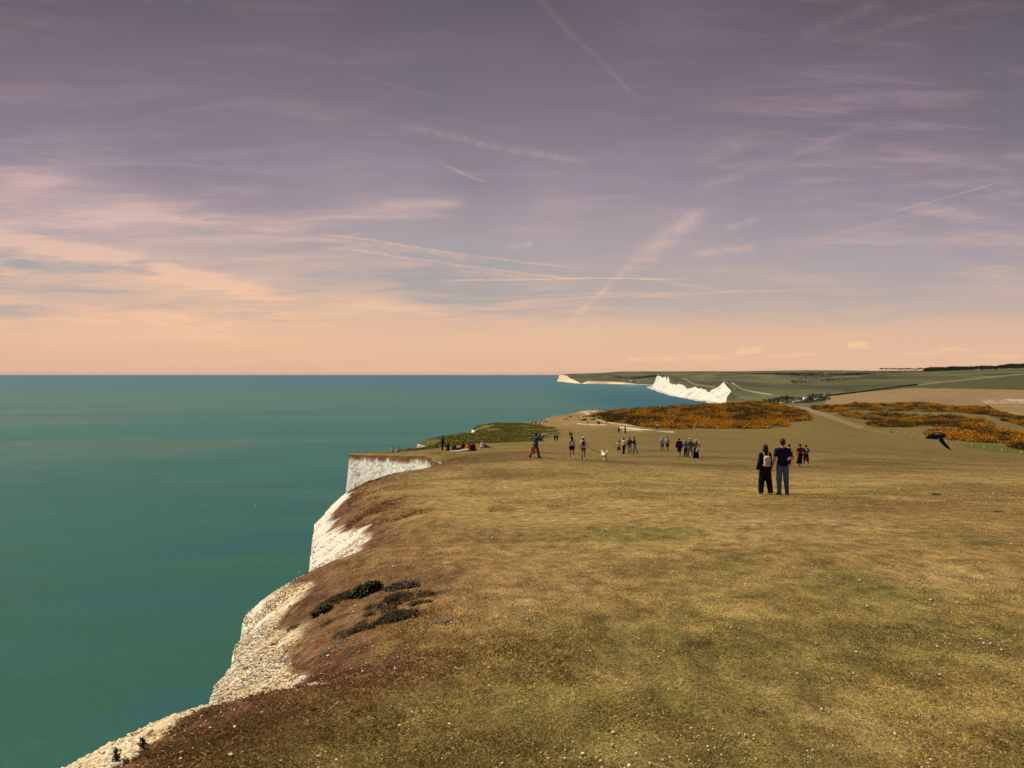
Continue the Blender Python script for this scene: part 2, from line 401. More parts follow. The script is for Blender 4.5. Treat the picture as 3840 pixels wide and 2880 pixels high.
def ground_z(x, Y):
    """height of the land surface inland of the rim"""
    x = np.asarray(x, float); Y = np.asarray(Y, float); x, Y = np.broadcast_arrays(x, Y)
    h = land_drop0(x, Y)
    xe = coast_x(Y); u = np.maximum(x - xe, 0)
    # pull to the surveyed rim heights along the far coast
    fr = sst(178, 191, Y)
    if fr.max() > 0:
        hr = np.interp(Y, [a for a, _ in HR], [b for _, b in HR])
        h = h + fr * (hr - land_drop0(xe, Y)) * np.exp(-(u / (6 + 0.016 * Y)) ** 1.3)
    h = h - ((fbm(Y / 70, Y * 0, 3, 231) - .5) * 20 + (fbm(Y / 22, Y * 0, 2, 232) - .5) * 7) * sst(2650, 2800, Y) * sst(6200, 5700, Y) * np.exp(-u / 26)
    W = itab(Y, W_T); A = itab(Y, A_T)
    d = A * np.clip(1 - u / W, 0, 1) ** 2
    near = sst(60, 20, Y)
    n = (fbm(x / 2.3, Y / 2.3, 4, 3) - 0.5) * 0.10 * near + (fbm(x / .35, Y / .35, 3, 9) - 0.5) * 0.035 * sst(25, 8, Y)
    n = n + (fbm(x / 30, Y / 40, 3, 5) - .5) * 0.8 * sst(60, 200, Y) + (fbm(x / 260, Y / 330, 4, 6) - .5) * 5 * sst(1200, 3500, Y)
    return CAMZ - h - d + n
def surf_point(px, Y):
    x = (px - 1920) / 2850.0 * Y
    z = float(ground_z(np.array([x]), np.array([Y]))[0])
    return Vector((x, Y, z))
# ------------------------------------------------------------------ land mesh
GORSE = {
 'a': [(2215, 1562), (2250, 1547), (2330, 1541), (2440, 1532), (2650, 1521), (2772, 1515), (2840, 1510), (2921, 1521), (2989, 1536), (3030, 1554), (3034, 1577), (2989, 1582), (2945, 1582), (2962, 1600), (2880, 1607), (2799, 1608), (2697, 1608), (2616, 1608), (2514, 1607), (2433, 1604), (2392, 1598), (2350, 1588), (2270, 1580)],
 'b': [(3040, 1521), (3120, 1514), (3240, 1512), (3470, 1511), (3592, 1517), (3709, 1530), (3763, 1543), (3860, 1579), (3860, 1606), (3701, 1557), (3606, 1549), (3470, 1545), (3294, 1542), (3200, 1538), (3160, 1546), (3090, 1545), (3050, 1535)],
 'c': [(3130, 1556), (3240, 1549), (3348, 1554), (3592, 1565), (3687, 1576), (3735, 1598), (3701, 1606), (3640, 1606), (3560, 1602), (3480, 1600), (3400, 1604), (3270, 1600), (3246, 1590), (3330, 1580), (3230, 1572)],
 'd': [(3470, 1632), (3510, 1622), (3640, 1612), (3766, 1617), (3860, 1636), (3860, 1696), (3830, 1690), (3760, 1664), (3640, 1658), (3560, 1652), (3530, 1640)]}
def project(x, y, z):
    h = CAMZ - z; c, s = math.cos(PITCH), math.sin(PITCH)
    depth = y * c + h * s; b = (-h * c + y * s) / depth
    return 1920 + 2850 * x / depth, 1440 - 2850 * b

def gorse_mask(x, y, z):
    px, py = project(x, y, z)
    wob = (fbm(x / 9, y / 14, 3, 31) - .5) * 14
    m = np.zeros(px.shape)
    for k, pl in GORSE.items():
        m = np.maximum(m, inpoly(px + wob * 2, py + wob * .35, pl).astype(float))
    return m * (y > 150) * (y < 930)

GREENS = [(2785, 2108, 100, 30, .8), (3140, 2150, 130, 26, .7), (3300, 2190, 190, 28, .7), (3480, 2240, 150, 26, .7), (3560, 1985, 180, 20, .6), (3670, 2035, 110, 14, .8), (2560, 2285, 90, 38, .7), (2900, 2345, 80, 22, .5), (2230, 2330, 230, 60, .35), (2160, 2600, 240, 90, .28), (1800, 1990, 260, 40, .35), (2420, 2790, 200, 60, -.3), (3300, 2820, 300, 80, -.4), (1900, 2200, 260, 60, -.3), (3780, 2350, 120, 30, .6), (2890, 2570, 110, 30, -.6), (3100, 2700, 120, 40, -.6), (3560, 2180, 200, 70, -.5), (2990, 2000, 220, 40, -.4), (2330, 2530, 160, 40, -.4)]
BARE = [(1960, 2310, 75, 55, .5), (1450, 2135, 90, 22, .5), (1660, 2335, 60, 18, .4), (1085, 2340, 40, 30, .5), (3010, 2525, 110, 22, .35), (3550, 2200, 260, 50, .12)]
def drift(X, Y, Z, table):
    px, py = project(X, Y, Z); o = np.zeros(px.shape)
    for cx, cy, rx, ry, s in table:
        ax = px - cx - (fbm(X * 1.7, Y * 1.7, 3, 221) - .5) * rx * 1.2; ay = py - cy - (fbm(X * 2.1, Y * 1.3, 3, 222) - .5) * ry * 1.5
        o = o + s * np.exp(-(ax / rx) ** 2 - (ay / ry) ** 2)
    return o
def make_land():
    f = lambda a, b, n: np.geomspace(a, b, n, endpoint=False)
    ys = np.concatenate([f(0.3, 2.6, 20), f(2.6, 5, 230), f(5, 12, 300), f(12, 30, 170), f(30, 72, 110), f(72, 108, 90), f(108, 170, 50), f(170, 187, 20), f(187, 196, 50), f(196, 366, 80), f(366, 412, 60),
                         f(412, 930, 150), f(930, 2380, 60), f(2380, 2900, 150), f(2900, 4300, 150), f(4300, 6100, 170), f(6100, 7400, 40), f(7400, 8100, 80), f(8100, 10800, 120), f(10800, 32000, 60)])
    nR = len(ys); xe = coast_x(ys)
    W = itab(ys, W_T); bat = itab(ys, BAT_T)
    nc, nr, ni = 40, 90, 380
    xmax = 0.80 * ys + 4
    z_r = ground_z(xe, ys)
    tc = np.linspace(0, 1, nc, endpoint=False)       # 0 base .. 1 rim
    Xc = xe[:, None] - bat[:, None] * (1 - tc)[None] ** 1.0
    down = (1 - tc) ** 2.2
    Zc = z_r[:, None] * (1 - down)[None] + (-3.0) * down[None]
    # near the camera the visible top of the face needs metres, not the whole height: profile reuses the same curve
    Xc = xe[:, None] - bat[:, None] * down[None]
    tr = np.linspace(0, 1, nr, endpoint=False) ** 1.5
    span = np.minimum(W * 1.7, (xmax - xe) * .5)
    Xr = xe[:, None] + span[:, None] * tr[None]
    ti = np.linspace(0, 1, ni)
    Xi = xe[:, None] + span[:, None] + (xmax - xe - span)[:, None] * ti[None]
    XI = np.concatenate([Xr, Xi], 1); YI = np.repeat(ys[:, None], nr + ni, 1)
    ZI = ground_z(XI, YI)
    X = np.concatenate([Xc, XI], 1); Y = np.repeat(ys[:, None], X.shape[1], 1); Z = np.concatenate([Zc, ZI], 1)
    U = X - xe[:, None]
    # --- relief on chalk: fluted and blocky face
    isface = (U < 0)
    sc = np.interp(np.log(Y), np.log([1, 8, 14, 60, 200, 2400, 10000]), [.012, .03, .12, .5, 1.2, 11, 24])
    along = Y + 0.6 * X
    n1 = fbm(along / (sc * 3), Z / (sc * 9) + along / (sc * 12), 4, 41) - .5
    n2 = fbm(along / sc, Z / sc, 3, 43) - .5
    dep = np.clip(-U / (sc * 2 + 1e-6), 0, 1)
    kf = dep * (Z > -1)
    X = X - isface * kf * (n1 * sc * 2.4 + n2 * sc * .9)
    # rounded weathered lip: no razor rim
    lip = np.exp(-(U / (0.10 + .002 * Y)) ** 2) * (~isface)
    Z = Z - lip * 0.03
    # rubble relief on the sloping near rim
    wob = (fbm(X * 1.1, Y * 1.1, 4, 51) - .5)
    wn = U / W[:, None] + wob * .26
    reach = np.interp(Y, REACH_Y, REACH_V)
    chalk_top = sst(reach + .06, reach - .04, wn) * (~isface)
    cell = np.abs(fbm(X / .055, Y / .055, 2, 61) - .5) * 2
    rub = (fbm(X / .075, Y / .075, 2, 63) - .42) * .05 * sst(16, 6, Y)
    Z = Z + chalk_top * rub + (fbm(X / .5, Y / .5, 3, 65) - .5) * .10 * chalk_top * sst(60, 20, Y)
    # low bank and little scarp around the soil scar beside the notch
    px, py = project(X, Y, Z)
    # --- colours (albedo)
    chalk = np.array([.70, .66, .57]); cream = np.array([.66, .52, .32]); soil = np.array([.105, .045, .024])
    tan = np.array([.305, .212, .076]); olive = np.array([.190, .150, .042]); brown = np.array([.125, .068, .024]); green = np.array([.080, .080, .020])
    N = lambda s, o=4, seed=0: fbm(X / s, Y / (s * 1.0), o, seed)
    big = N(9, 4, 71); med = N(1.7, 4, 72); sm = N(.35, 3, 73)
    # streaks running across the slope (as the turf patches lie in the photograph)
    streak = fbm((X * .94 + Y * .34) / 7, (Y * .94 - X * .34) / 2.2, 4, 74)
    c = np.empty(X.shape + (3,)); c[:] = tan
    c = mixc(c, olive, sst(.45, .70, streak) * .55 * sst(600, 150, Y) )
    c = mixc(c, brown, sst(.50, .72, big) * .6 * sst(200, 60, Y))
    c = mixc(c, green, sst(.60, .72, N(2.4, 4, 75) * .6 + streak * .4) * .40 * sst(80, 20, Y))
    pinkish = np.array([.29, .18, .085])
    c = mixc(c, pinkish, sst(.55, .75, fbm(X / 5 + 40, Y / 3.5, 4, 76)) * .5 * sst(-2, 6, X))
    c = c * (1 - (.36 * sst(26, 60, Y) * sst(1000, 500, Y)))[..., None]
    c = mixc(c, np.array([.125, .092, .028]), sst(45, 110, Y) * sst(-5, 35, X) * sst(900, 500, Y) * np.clip(.45 + 1.2 * (streak - .45), 0, 1))
    leftdark = sst(3.4 + 1.6 * sst(5, 8, Y), .8, U + (fbm(X / 2, Y / 2, 4, 77) - .5) * 4) * sst(70, 25, Y)
    c = mixc(c, np.array([.150, .072, .034]), leftdark * .75)
    c = mixc(c, olive * .8, sst(.55, .75, med) * .35 * sst(40, 10, Y))
    dr = drift(X, Y, Z, GREENS)
    c = mixc(c, np.array([.105, .105, .030]), np.clip(dr, 0, 1) * .7); c = mixc(c, np.array([.36, .26, .12]), np.clip(-dr, 0, 1) * .6)
    # distant land
    far = sst(950, 1300, Y)
    fcol = mixc(np.broadcast_to(np.array([.070, .074, .036]), c.shape).copy(), np.array([.105, .102, .050]), sst(.4, .65, fbm(X / 160, Y / 400, 4, 81)))
    fcol = mixc(fcol, np.array([.13, .085, .045]), sst(.6, .72, fbm(X / 90 + 9, Y / 260, 4, 82)) * .6)
    fcol = mixc(fcol, np.array([.035, .042, .024]), sst(.62, .70, fbm(X / 55 + 3, Y / 300, 5, 83)) * .6 * sst(6500, 3000, Y))
    fcol = mixc(fcol, np.array([.050, .062, .045]), sst(.52, .62, fbm(X / 300 + 3, Y / 500, 3, 84)) * .7 * sst(3500, 6000, Y))
    cut = np.floor(fbm(X / 700, Y / 900, 2, 85) * 9) % 3
    fcol = fcol * (1 + .22 * (cut - 1))[..., None]
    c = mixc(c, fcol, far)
    inn = lambda poly, lo, hi: inpoly(px + (N(20, 2, 90) - .5) * 4, py + (N(20, 2, 91) - .5) * 1.5, poly) & (Y > lo) & (Y < hi)
    # tan and green fields on the right
    f1 = inn([(3100, 1486), (3240, 1470.5), (3330, 1462), (3430, 1455), (3900, 1463), (4600, 1470), (4600, 1640), (3700, 1640), (3300, 1535), (3095, 1520)], 1000, 2700)
    f1c = mixc(np.broadcast_to(np.array([.215, .145, .070]), c.shape).copy(), np.array([.25, .170, .085]), fbm(X / 60, Y / 25, 3, 92))
    bare = inn([(3670, 1506), (3720, 1499), (3860, 1495), (4200, 1495), (4200, 1512), (3840, 1513), (3700, 1512)], 1000, 2700)
    f1c = mixc(f1c, np.array([.42, .33, .26]), bare * sst(.35, .65, fbm(X / 12, Y / 40, 4, 93)))
    c = mixc(c, f1c, f1.astype(float))
    c = mixc(c, np.array([.068, .070, .030]), inn([(3380, 1456), (3450, 1444), (3600, 1426), (3860, 1401), (4600, 1380), (4600, 1470), (3900, 1463), (3430, 1455)], 1500, 4200).astype(float))
    lin_ = lambda pts, w, sy, lo, hi: sst(w * 1.4, w * .6, polydist(px, py, pts, sy)) * (Y > lo) * (Y < hi)
    c = mixc(c, np.array([.22, .18, .10]), lin_([(3446, 1443), (3520, 1434), (3620, 1424), (3860, 1400)], 2.0, 1, 1800, 4000) * .8)
    for pts, w in (([(2716, 1430), (2745, 1447), (2757, 1458), (2755, 1461)], 1.8), ([(2745, 1435), (2772, 1455), (2792, 1462), (2830, 1470), (2892, 1479)], 3.0), ([(2830, 1470), (2860, 1476), (2895, 1479.5)], 2.2), ([(2560, 1418), (2575, 1425), (2600, 1440), (2680, 1452)], 1.8)):
        c = mixc(c, np.array([.36, .29, .19]), lin_(pts, w, 1.4, 1900, 6500) * .8)
    # green hollow on the sea side, trodden tan ridge, paths
    gh = ((px > 1500) & (px < 2062 + (Y - 200) * .0) & (Y > 150) & (Y < 470))
    edge = np.interp(Y, [120, 160, 200, 260, 330, 420, 470], [-15, -4, 8, 16, 20, 12, 8])
    ghm = sst(3, -3, X - edge + (N(8, 3, 95) - .5) * 12) * sst(100, 125, Y) * sst(900, 500, Y)
    ghc = mixc(np.broadcast_to(np.array([.125, .118, .026]), c.shape).copy(), np.array([.065, .060, .016]), sst(.5, .62, fbm(X / 7, Y / 9, 4, 96)))
    ghc = mixc(ghc, np.array([.22, .17, .09]), sst(.68, .75, fbm(X / 5 + 7, Y / 16, 4, 97)) * .6)
    c = mixc(c, ghc, ghm)
    ridge = sst(230, 420, Y) * sst(1000, 940, Y) * (1 - ghm)
    c = mixc(c, np.array([.25, .160, .065]), ridge * .8 * sst(200, 40, X - coast_x(Y)))
    c = mixc(c, np.array([.36, .27, .17]), ridge * sst(.6, .72, fbm(X / 4, Y / 20, 4, 98)) * .6 * sst(120, 40, X - coast_x(Y)))
    right = sst(2800, 3100, px) * sst(150, 260, Y) * sst(950, 900, Y)
    c = mixc(c, np.array([.150, .112, .036]), right * .8)
    g2 = inn([(3600, 1662), (3680, 1664), (3760, 1672), (3830, 1692), (3900, 1700), (3900, 1716), (3800, 1702), (3700, 1690), (3610, 1675)], 120, 330)
    c = mixc(c, np.array([.085, .10, .018]), g2 * .85)
    c = mixc(c, np.array([.26, .19, .11]), lin_([(2955, 1519), (2990, 1527), (3040, 1538), (3090, 1555), (3150, 1575), (3220, 1600)], 14, 2.2, 200, 930) * .7)
    c = mixc(c, np.array([.24, .17, .09]), lin_([(3220, 1602), (3290, 1618), (3345, 1628)], 5, 2.5, 200, 600) * .7)
    patchy = sst(.42, .55, fbm(X / 2.2, Y / 5, 4, 99))
    for pts, w in (([(2330, 1603), (2380, 1608), (2420, 1616), (2470, 1619), (2520, 1621)], 9), ([(2340, 1614), (2400, 1616), (2480, 1622), (2540, 1630)], 5), ([(2170, 1589), (2215, 1592), (2270, 1593)], 5), ([(2400, 1600), (2300, 1588), (2220, 1570)], 4), ([(2230, 1543), (2180, 1545), (2210, 1553)], 5), ([(2395, 1610), (2440, 1615)], 9)):
        c = mixc(c, np.array([.62, .52, .38]), lin_(pts, w, 2.6, 190, 900) * patchy)
    # pale scuffs and soil scar beside the notch
    scar = lin_([(1578, 1745), (1640, 1752), (1725, 1758)], 16, 2.0, 30, 75)
    c = mixc(c, soil * 1.6, scar * .8)
    # near soil band and chalk
    se = np.interp(Y, SOIL_Y, SOIL_V)
    soilm = sst(se + .08, se - .08, wn) * sst(75, 40, Y)
    soilm2 = sst(.5, .36, np.hypot((X + 2.0) / 1.1, (Y - 11.5) / 6)) * 0
    scrap = sst(.56, .66, fbm(X / .9 + 3, Y / .9, 4, 101)) * sst(4.0, 1.0, U) * sst(30, 12, Y)
    sfac = np.clip(soilm + scrap * .55, 0, 1)
    clod = fbm(X / .06, Y / .06, 3, 79)
    c = mixc(c, soil * ((0.7 + .6 * sm) * (.65 + .8 * clod))[..., None], sfac * (.45 + .55 * sst(.35, .5, med)))
    c = mixc(c, np.array([.42, .33, .22]), sfac * sst(.62, .70, fbm(X / .05, Y / .05, 3, 80)) * .25)
    cream_m = sst(.30, .62, fbm(X / .16, Y / .16, 3, 103) * .6 + .4 * np.clip(U / W[:, None] * 2.2, 0, 1))
    cc = mixc(np.broadcast_to(chalk, c.shape).copy(), cream, cream_m * (.25 + .75 * sst(16, 10, Y)))
    crack = sst(.60, .70, fbm(X / .05, Y / .05, 3, 105)) * sst(20, 8, Y)
    cc = mixc(cc, soil * 1.4, crack * .45)
    c = mixc(c, cc, chalk_top * sst(70, 50, Y))
    # cliff faces
    dz = z_r[:, None] - Z
    soil_layer = sst(.85, .50, dz + (fbm(along / .8, Z * 0, 4, 107) - .5) * .8) * sst(40, 60, Y) * sst(180, 125, Y)
    ltop = sst(10, 3, dz + (fbm(along / 25, Z * 0, 3, 108) - .5) * 6) * sst(7300, 7400, Y)
    fc = mixc(np.broadcast_to(np.array([.88, .85, .77]), c.shape).copy(), np.array([.80, .77, .68]), sst(300, 2400, Y))
    grey = fbm(along / (sc * 1.6), Z / (sc * 5), 4, 109)
    fc = mixc(fc, np.array([.56, .51, .43]), sst(.58, .78, grey) * .14 * sst(2600, 2300, Y) + sst(.52, .70, grey) * .42 * sst(2300, 2600, Y))
    strat = sst(.60, .72, fbm(along / (sc * 14), Z / (.9 + sc * .12) + fbm(along / (sc * 8), Z * 0, 2, 112) * 3, 2, 113)) * sst(.35, .6, fbm(along / sc, Z / sc, 3, 114))
    fc = mixc(fc, np.array([.46, .43, .38]), strat * .35 * sst(60, 900, Y))
    vcr = sst(.62, .74, fbm(along / (sc * .7), Z / (sc * 7), 4, 115))
    fc = mixc(fc, np.array([.40, .34, .28]), vcr * (.18 + .32 * sst(200, 2400, Y)))
    yel = sst(7300, 7600, Y)
    fc = mixc(fc, np.array([.78, .60, .34]), yel * .75)
    fc = mixc(fc, np.array([.52, .28, .16]), ltop * sst(8200, 8000, Y) * .8)
    fc = mixc(fc, np.array([.60, .34, .22]), sst(.52, .62, fbm(along / 70, Z / 90, 3, 110)) * yel * sst(8100, 8000, Y) * .6)
    fc = mixc(fc, np.array([.26, .11, .055]) * (.7 + .6 * fbm(along / .5, Z / 2, 3, 111))[..., None], soil_layer)
    fc = mixc(fc, np.array([.12, .10, .035]), (sst(.35, .1, dz) * sst(40, 60, Y) * sst(180, 125, Y)))
    low = (Y > 900) & (Y < 2400)
    fc[low] = (.25, .2, .12)
    c = np.where(isface[..., None], fc, c)
    rim_g = sst(205, 215, Y) * sst(900, 700, Y)
    # grassed-over bluffs between the white noses of the near coast
    white = np.zeros(Y.shape)
    for a, b in ((182, 214), (366, 412), (292, 300)):
        white = np.maximum(white, ((Y > a) & (Y < b)).astype(float))
    gb = isface * (1 - white) * sst(112, 125, Y) * sst(900, 860, Y)
    c = mixc(c, np.array([.10, .09, .028]), gb)
    chm = np.where(isface, 1 - gb - soil_layer * .7, chalk_top * sst(70, 50, Y))
    gm = gorse_mask(X, Y, Z) * (~isface)
    c = mixc(c, np.array([.055, .05, .018]), gm * .8)
    c = np.clip(c, .004, .9)
    V = np.stack([X, Y, Z], -1).reshape(-1, 3)
    nC = X.shape[1]
    i = np.arange(nR - 1)[:, None] * nC + np.arange(nC - 1)[None]
    Fq = np.stack([i, i + 1, i + nC + 1, i + nC], -1).reshape(-1, 4)
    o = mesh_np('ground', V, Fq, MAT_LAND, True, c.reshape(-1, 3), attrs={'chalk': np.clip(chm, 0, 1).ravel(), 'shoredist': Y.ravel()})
    tag(o, 'dry tan clifftop turf sloping down to white chalk cliffs and far green fields', 'ground', kind='structure')
    return o

def mat_new(name):
    m = bpy.data.materials.new(name); m.use_nodes = True
    return m, NB(m.node_tree)
def finish(B, col, rough=0.85, normal=None, spec=0.2, **kw):
    p = B.node('ShaderNodeBsdfPrincipled')
    B.put(p.inputs['Base Color'], col if isinstance(col, bpy.types.NodeSocket) else (*col[:3], 1))
    B.put(p.inputs['Roughness'], rough)
    B.put(p.inputs['Specular IOR Level'], spec)
    if normal is not None: B.put(p.inputs['Normal'], normal)
    for k, v in kw.items(): B.put(p.inputs[k], v)
    o = B.node('ShaderNodeOutputMaterial')
    B.nt.links.new(p.outputs[0], o.inputs[0])
    return p
def attr(B, name, out='Color'):
    a = B.node('ShaderNodeAttribute'); a.attribute_name = name
    return a.outputs[out]
def bump(B, h, strength, dist, normal=None):
    b = B.node('ShaderNodeBump')
    B.put(b.inputs['Strength'], strength); B.put(b.inputs['Distance'], dist); B.put(b.inputs['Height'], h)
    if normal is not None: B.put(b.inputs['Normal'], normal)
    return b.outputs[0]

def make_land_mat():
    m, B = mat_new('land')
    col = attr(B, 'tint'); ch = attr(B, 'chalk', 'Fac'); Yd = attr(B, 'shoredist', 'Fac')
    pos = B.node('ShaderNodeNewGeometry').outputs['Position']
    # two scales of mottling: blade-size near, clump-size further off
    nf = B.noise(pos, 38, 3, .7)
    mp = B.node('ShaderNodeMapping'); B.put(mp.inputs['Vector'], pos); mp.inputs['Scale'].default_value = (1, .55, 1)
    nm = B.noise(mp.outputs[0], 4.5, 5, .68)
    nb = B.noise(mp.outputs[0], .7, 8, .74)
    nk = B.noise(pos, .03, 6, .6)
    fnear = B.smooth(Yd, 40, 12); fmid = B.smooth(Yd, 160, 50)
    nh = B.noise(pos, 130, 2, .6)
    k = B.m('ADD', 1.0, B.m('MULTIPLY', B.m('ADD', B.m('MULTIPLY', B.m('SUBTRACT', nf, .5), 2.6), B.m('MULTIPLY', B.m('SUBTRACT', nh, .5), B.smooth(Yd, 14, 6, 0, 2.2))), fnear))
    k = B.m('MAXIMUM', k, .25)
    k = B.m('MULTIPLY', k, B.m('ADD', 1.0, B.m('MULTIPLY', B.m('MULTIPLY', B.m('SUBTRACT', nm, .5), 2.9), fmid)))
    k = B.m('MULTIPLY', k, B.m('ADD', 1.0, B.m('MULTIPLY', B.m('SUBTRACT', nb, .5), 1.3)))
    k = B.m('MULTIPLY', k, B.m('ADD', 1.0, B.m('MULTIPLY', B.m('MULTIPLY', B.m('SUBTRACT', nk, .5), .9), B.smooth(Yd, 300, 1200))))
    kc = B.m('ADD', 1.0, B.m('MULTIPLY', B.m('SUBTRACT', nm, .5), .25))
    k = B.m('ADD', B.m('MULTIPLY', k, B.m('SUBTRACT', 1.0, ch)), B.m('MULTIPLY', kc, ch))
    vs = B.vm('MULTIPLY', col, B.xyz(k, k, k))
    # bare chalk flecks and straw specks in the turf
    v = B.node('ShaderNodeTexVoronoi'); B.put(v.inputs['Vector'], pos); v.inputs['Scale'].default_value = 7.5
    fleck = B.m('MULTIPLY', B.smooth(v.outputs['Distance'], .20, .10), B.smooth(B.noise(pos, .55, 3, .6), .50, .62))
    fleck = B.m('MULTIPLY', fleck, B.m('MULTIPLY', B.smooth(Yd, 120, 60), B.smooth(Yd, 9, 16)))
    vs = B.mix(B.m('MULTIPLY', fleck, B.m('SUBTRACT', .8, B.m('MULTIPLY', ch, .8))), vs, (.60, .50, .36))
    # bumps
    h = B.m('ADD', B.m('MULTIPLY', nf, .02), B.m('MULTIPLY', nm, .10))
    bs = B.m('MULTIPLY', B.smooth(Yd, 200, 20, .25, .8), B.m('SUBTRACT', 1.0, ch))
    n1 = bump(B, h, bs, 1.0)
    vc = B.node('ShaderNodeTexVoronoi'); B.put(vc.inputs['Vector'], B.vm('ADD', pos, B.vm('MULTIPLY', B.noise(pos, 9, 3, .6, 0, 1), (.06, .06, .06))))
    B.put(vc.inputs['Scale'], B.smooth(Yd, 10, 60, 20, 2.2, 'LINEAR'))
    B.put(vc.inputs['Randomness'], 1.0)
    hc = B.m('ADD', B.m('MULTIPLY', vc.outputs['Distance'], B.smooth(Yd, 8, 16, .05, 0)), B.m('MULTIPLY', B.noise(pos, 6, 5, .7), .10))
    v2 = B.node('ShaderNodeTexVoronoi'); B.put(v2.inputs['Vector'], B.vm('ADD', pos, B.vm('MULTIPLY', B.noise(pos, .8, 4, .6, 0, 1), (1.3, 1.3, 1.3)))); v2.inputs['Scale'].default_value = 1.25; v2.inputs['Detail'].default_value = 2; v2.inputs['Roughness'].default_value = .55
    hc = B.m('ADD', hc, B.m('MULTIPLY', v2.outputs['Distance'], B.smooth(Yd, 12, 45, .0, .55)))
    n2 = bump(B, hc, B.m('MULTIPLY', ch, B.smooth(Yd, 400, 60, 0, .40)), 1.0, n1)
    hk = B.noise(B.vm('MULTIPLY', pos, (1, 1, .35)), .06, 6, .68)
    n3 = bump(B, hk, B.m('MULTIPLY', ch, B.smooth(Yd, 600, 2000, 0, .55)), 30.0, n2)
    finish(B, vs, .95, n3, .08)
    return m

def make_sea():
    m, B = mat_new('sea_water')
    pos = B.node('ShaderNodeNewGeometry').outputs['Position']
    sp = B.node('ShaderNodeSeparateXYZ'); B.put(sp.inputs[0], pos)
    wob = B.noise(pos, .0011, 4, .55, .4)
    yy = B.m('MULTIPLY', sp.outputs[1], B.m('ADD', .62, B.m('MULTIPLY', wob, .76)))
    ly = B.m('LOGARITHM', B.m('MAXIMUM', yy, 40), 10)
    t = B.smooth(ly, 2.0, 4.7, 0, 1, 'LINEAR')
    c = B.ramp(t, SEA_RAMP)
    # silty green swirl offshore
    sw = B.noise(B.vm('MULTIPLY', pos, (.6, 1.6, 1)), .0012, 4, .6, .8)
    silt = B.m('MULTIPLY', B.smooth(sw, .48, .64), B.m('MULTIPLY', B.smooth(sp.outputs[1], 350, 800), B.smooth(sp.outputs[1], 4200, 1800)))
    silt = B.m('MULTIPLY', silt, B.smooth(sp.outputs[0], 700, 0))
    c = B.mix(B.m('MULTIPLY', silt, .40), c, (.095, .140, .105))
    # bluer water in the bay below the far cliffs
    bay = B.m('MULTIPLY', B.smooth(sp.outputs[0], 60, 500), B.smooth(sp.outputs[1], 6500, 2500))
    c = B.mix(B.m('MULTIPLY', bay, .85), c, (.012, .090, .135))
    bl = B.smooth(B.noise(B.vm('MULTIPLY', pos, (.8, 1.5, 1)), .006, 4, .6, .5), .46, .62)
    c = B.mix(B.m('MULTIPLY', B.m('MULTIPLY', bl, .6), B.smooth(sp.outputs[1], 1500, 300)), c, (.018, .082, .098))
    # wind-rippled surface, three sizes of wave
    w1 = B.noise(B.vm('MULTIPLY', pos, (.4, 1, 1)), .42, 5, .7, .3)
    w2 = B.noise(B.vm('MULTIPLY', pos, (.3, 1, 1)), .03, 5, .6, .3)
    w3 = B.noise(B.vm('MULTIPLY', pos, (.25, 1, 1)), .004, 5, .6, .3)
    ww = B.m('ADD', B.m('ADD', B.m('MULTIPLY', B.m('SUBTRACT', w1, .5), B.smooth(sp.outputs[1], 900, 250, 0, .40)), B.m('MULTIPLY', B.m('SUBTRACT', w2, .5), .34)), B.m('MULTIPLY', B.m('SUBTRACT', w3, .5), .25))
    f = B.m('ADD', 1.08, ww)
    c = B.vm('MULTIPLY', c, B.xyz(f, f, f))
    caps = B.m('MULTIPLY', B.smooth(B.noise(B.vm('MULTIPLY', pos, (.4, 1, 1)), .13, 2, .5), .80, .84), B.smooth(B.noise(pos, .01, 2, .5), .52, .6))
    c = B.mix(B.m('MULTIPLY', caps, .8), c, (.6, .62, .58))
    n = bump(B, w1, B.smooth(sp.outputs[1], 2500, 150, .0, .35), 1.2)
    finish(B, c, .55, n, .12, IOR=1.33)
    xs = np.concatenate([-np.geomspace(120000, 300, 40), [-100, 0, 100], np.geomspace(300, 120000, 40)])
    ys = np.concatenate([[-3000, -600, -100, 0, 60], np.geomspace(120, 95000, 60)])
    X, Y = np.meshgrid(xs, ys); V = np.stack([X, Y, X * 0], -1).reshape(-1, 3)
    nC = len(xs); i = np.arange(len(ys) - 1)[:, None] * nC + np.arange(nC - 1)[None]
    o = mesh_np('sea', V, np.stack([i, i + 1, i + nC + 1, i + nC], -1).reshape(-1, 4), m)
    tag(o, 'calm teal green sea stretching to a blue horizon', 'sea', kind='structure')
SEA_RAMP = [(0.0, (.018, .088, .060)), (.18, (.019, .090, .068)), (.30, (.023, .106, .096)), (.42, (.034, .122, .118)), (.56, (.056, .135, .130)), (.70, (.036, .128, .155)), (.84, (.028, .110, .180)), (1.0, (.014, .072, .190))]
MAT_LAND = make_land_mat()
make_land()
make_sea()
